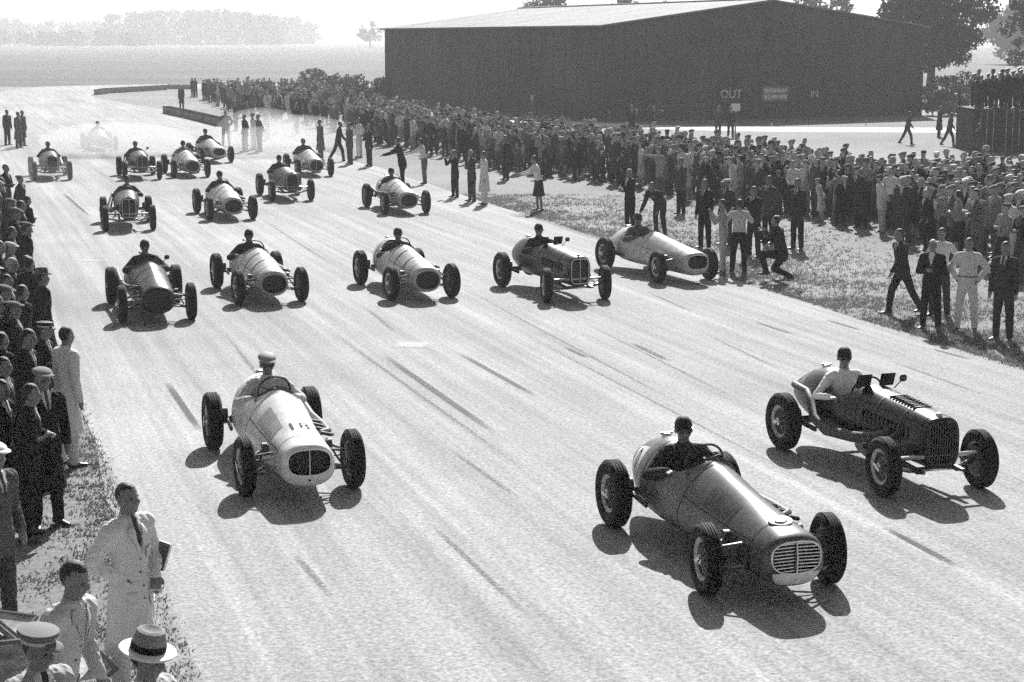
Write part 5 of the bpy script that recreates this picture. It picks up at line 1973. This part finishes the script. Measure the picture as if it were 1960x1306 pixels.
HATS = [mat('hat_a', .04, .9), mat('hat_b', .16, .9), mat('hat_c', .4, .9), mat('hat_d', .65, .9)]
N_IND = 195
pb = MB()
pb.box((-.065, 0, 0), (.13, .006, .19), rot=Matrix.Rotation(R(12), 3, 'Z')).box((.065, 0, 0), (.13, .006, .19), rot=Matrix.Rotation(R(-12), 3, 'Z'))
prog_me = pb.mesh('programme', [PAPER], False)
rp = random.Random(5)
for (x, y) in spots[:N_IND]:
    k, (tn, tg) = crowd_pick(rp)
    o = link('person', HUMAN[k][0], None, (x, y, 0), (0, 0, R(-70 + rp.gauss(0, 38))))
    s = rp.uniform(.88, 1.05) if rp.random() > .1 else rp.uniform(.68, .82)
    o.scale = (s, s, s)
    o.rotation_euler.x, o.rotation_euler.y = rp.gauss(0, .06), rp.gauss(0, .06)
    tag(o, CDESC[k].format(g=tn), 'person', 'spectators packed behind the far verge')
    hairm = rp.choices(HATS, [4, 5, 2, 1])[0] if k in ('c0', 'c2', 'c5', 'c7', 'c8', 'c9', 'cb', 'cc') else rp.choice([HAIR, HAIR, HAIRG])
    dress(o, tg, tg * .7 if k not in ('c6', 'c8', 'ce') else rp.choice([.02, .05]), hairm, .55, SHOE, SKINC)
    if rp.random() < .2 and k in ('c1', 'c8', 'c2', 'c9'):
        a = o.rotation_euler.z
        w = link('programme', prog_me, None, (x + math.sin(a) * .36, y - math.cos(a) * .36, 1.16 * s), (R(rp.uniform(-50, 10)), R(rp.uniform(-25, 25)), a))
        tag(w, 'white printed programme held by someone in the packed crowd', 'programme', 'programmes in the crowd')
# the rest of the crowd as one mass
VV, FF, MI = [], [], []
off = 0
CM = [SKINC, cloth(.018), cloth(.035), cloth(.06), cloth(.12), cloth(.27), cloth(.58), SHOE, HATS[0], HATS[1], HATS[2], HATS[3], HAIRG]
lo = {}
for k in CR:
    me = HUMAN[k + 'lo'][0]
    me.calc_loop_triangles()
    v = np.empty(len(me.vertices) * 3)
    me.vertices.foreach_get('co', v)
    tri = np.empty(len(me.loop_triangles) * 3, dtype=np.int32)
    me.loop_triangles.foreach_get('vertices', tri)
    mi = np.array([t.material_index for t in me.loop_triangles])
    lo[k] = (v.reshape(-1, 3), tri.reshape(-1, 3), mi)


def mass_add(x, y, z, k, tone, ang, s, hair):
    global off
    v, f, mi = lo[k]
    ca, sa = math.cos(ang), math.sin(ang)
    M = np.array([[ca, -sa, 0], [sa, ca, 0], [0, 0, 1]]) * s
    w = v @ M.T
    w[:, 0] += w[:, 2] * rp.gauss(0, .07)
    w[:, 1] += w[:, 2] * rp.gauss(0, .07)
    VV.append(w + np.array([x, y, z]))
    FF.append(f + off)
    off += len(v)
    lut = np.array([0, 1 + tone, max(1, tone), 7, hair, 6])
    MI.append(lut[mi])


for (x, y) in spots[N_IND:]:
    k, t = crowd_pick(rp)
    mass_add(x, y, 0, k, TONES.index(t), R(-70 + rp.gauss(0, 40)), (rp.uniform(.86, 1.08) if rp.random() > .1 else rp.uniform(.66, .82)), rp.choices([8, 9, 10, 11], [5, 4, 2, 1])[0])
o = link('crowd', arrays_mesh('crowd', np.concatenate(VV), np.concatenate(FF), CM, True, np.concatenate(MI)))
tag(o, 'dense mass of spectators stretching back along the far verge', 'crowd', kind='stuff')


# ------------------------------------------------------------------ viewing stand on the right
def stand():
    p0 = at(1862, 292)
    root = tag(link('viewing_stand', None, loc=p0), 'dark boarded viewing stand packed with people at the frame edge', 'viewing stand')
    w, d, h = 6.0, 3.2, 1.95
    bm_ = mat('stand_boards', .035, .8, .2, nscale=3, namt=.5)
    n = 20
    pl = MB().box((0, 0, h / 2), (w / n - .015, .04, h - .02)).mesh('plank', [bm_], False)
    for i in range(n): link('plank', pl, root, ((i + .5) * w / n, 0, 0))
    pl2 = MB().box((0, 0, h / 2), (.04, d / 10 - .015, h - .02)).mesh('plank', [bm_], False)
    for i in range(10): link('plank', pl2, root, (0.0, .05 + (i + .5) * d / 10, 0))
    MB().box((w / 2, d / 2, h + .03), (w + .1, d + .1, .06)).build('deck', bm_, root, False)
    for x in (0.05, 2, 4, 5.95):
        for y in (.12, d - .05):
            MB().box((x + .03, y + .03, (h + .9) / 2), (.08, .08, h + .9)).build('post', bm_, root, False)
    MB().box((w / 2, .12, h + .88), (w, .05, .08)).build('rail', bm_, root, False)
    r = random.Random(8)
    i = 0
    for yy in (.45, 1.1, 1.8, 2.5):
        x = .3 + r.uniform(0, .3)
        while x < 5.2:
            if p0.x + x < 34.5:
                k = r.choice(['c0', 'c1', 'c2', 'c5', 'c9', 'c4'])
                o = link('person', HUMAN[k][0], None, (p0.x + x, p0.y + yy, h + .062), (0, 0, R(-50 + r.gauss(0, 25))))
                g = r.choice(['black', 'dark', 'charcoal'])
                tag(o, {'c0': 'spectator in %s suit and cap up on the viewing stand', 'c1': 'bareheaded spectator in %s suit up on the viewing stand', 'c2': 'spectator in %s overcoat and trilby up on the viewing stand',
                        'c5': 'spectator in %s suit with hands behind up on the viewing stand', 'c9': 'spectator in %s overcoat and flat cap up on the viewing stand', 'c4': 'woman in %s coat up on the viewing stand'}[k] % g, 'person', 'spectators on the viewing stand')
                dress(o, dict(TONES)[g], dict(TONES)[g] * .8, HAIR)
                i += 1
                o.scale = (r.uniform(.85, 1.08),) * 3
            x += r.uniform(.38, .95)
    return root


stand()


# ------------------------------------------------------------------ dust thrown up at the back of the field
def dust(c, r, dens, label):
    b = MB().ell((0, 0, 0), r, seg=20, rings=12)
    m = bpy.data.materials.new('dust_air')
    m.use_nodes = True
    nt = m.node_tree
    for n in list(nt.nodes): nt.nodes.remove(n)
    out = nt.nodes.new('ShaderNodeOutputMaterial')
    pv = nt.nodes.new('ShaderNodeVolumePrincipled')
    pv.inputs['Color'].default_value = (.9, .9, .9, 1)
    pv.inputs['Density'].default_value = dens
    nt.links.new(pv.outputs[0], out.inputs['Volume'])
    o = b.build('dust', m)
    o.location = (c[0], c[1], r[2] * .72)
    return tag(o, label, 'dust', kind='stuff')


dust(at(225, 296), (3.6, 2.5, .85), .30, 'pale dust cloud hiding the hindmost car')
dust(at(520, 296), (2.6, 2.6, .75), .13, 'pale dust drifting low over the dusty verge')
dust(at(560, 285), (3.2, 3.4, .95), .10, 'thin dust hanging behind the half hidden car')
dust(at(500, 280), (2.2, 3.0, 1.1), .09, 'thin dust around the hazy onlookers at the bend')
dust(at(70, 345), (2.2, 1.6, .5), .06, 'dust behind the car at the left track edge')
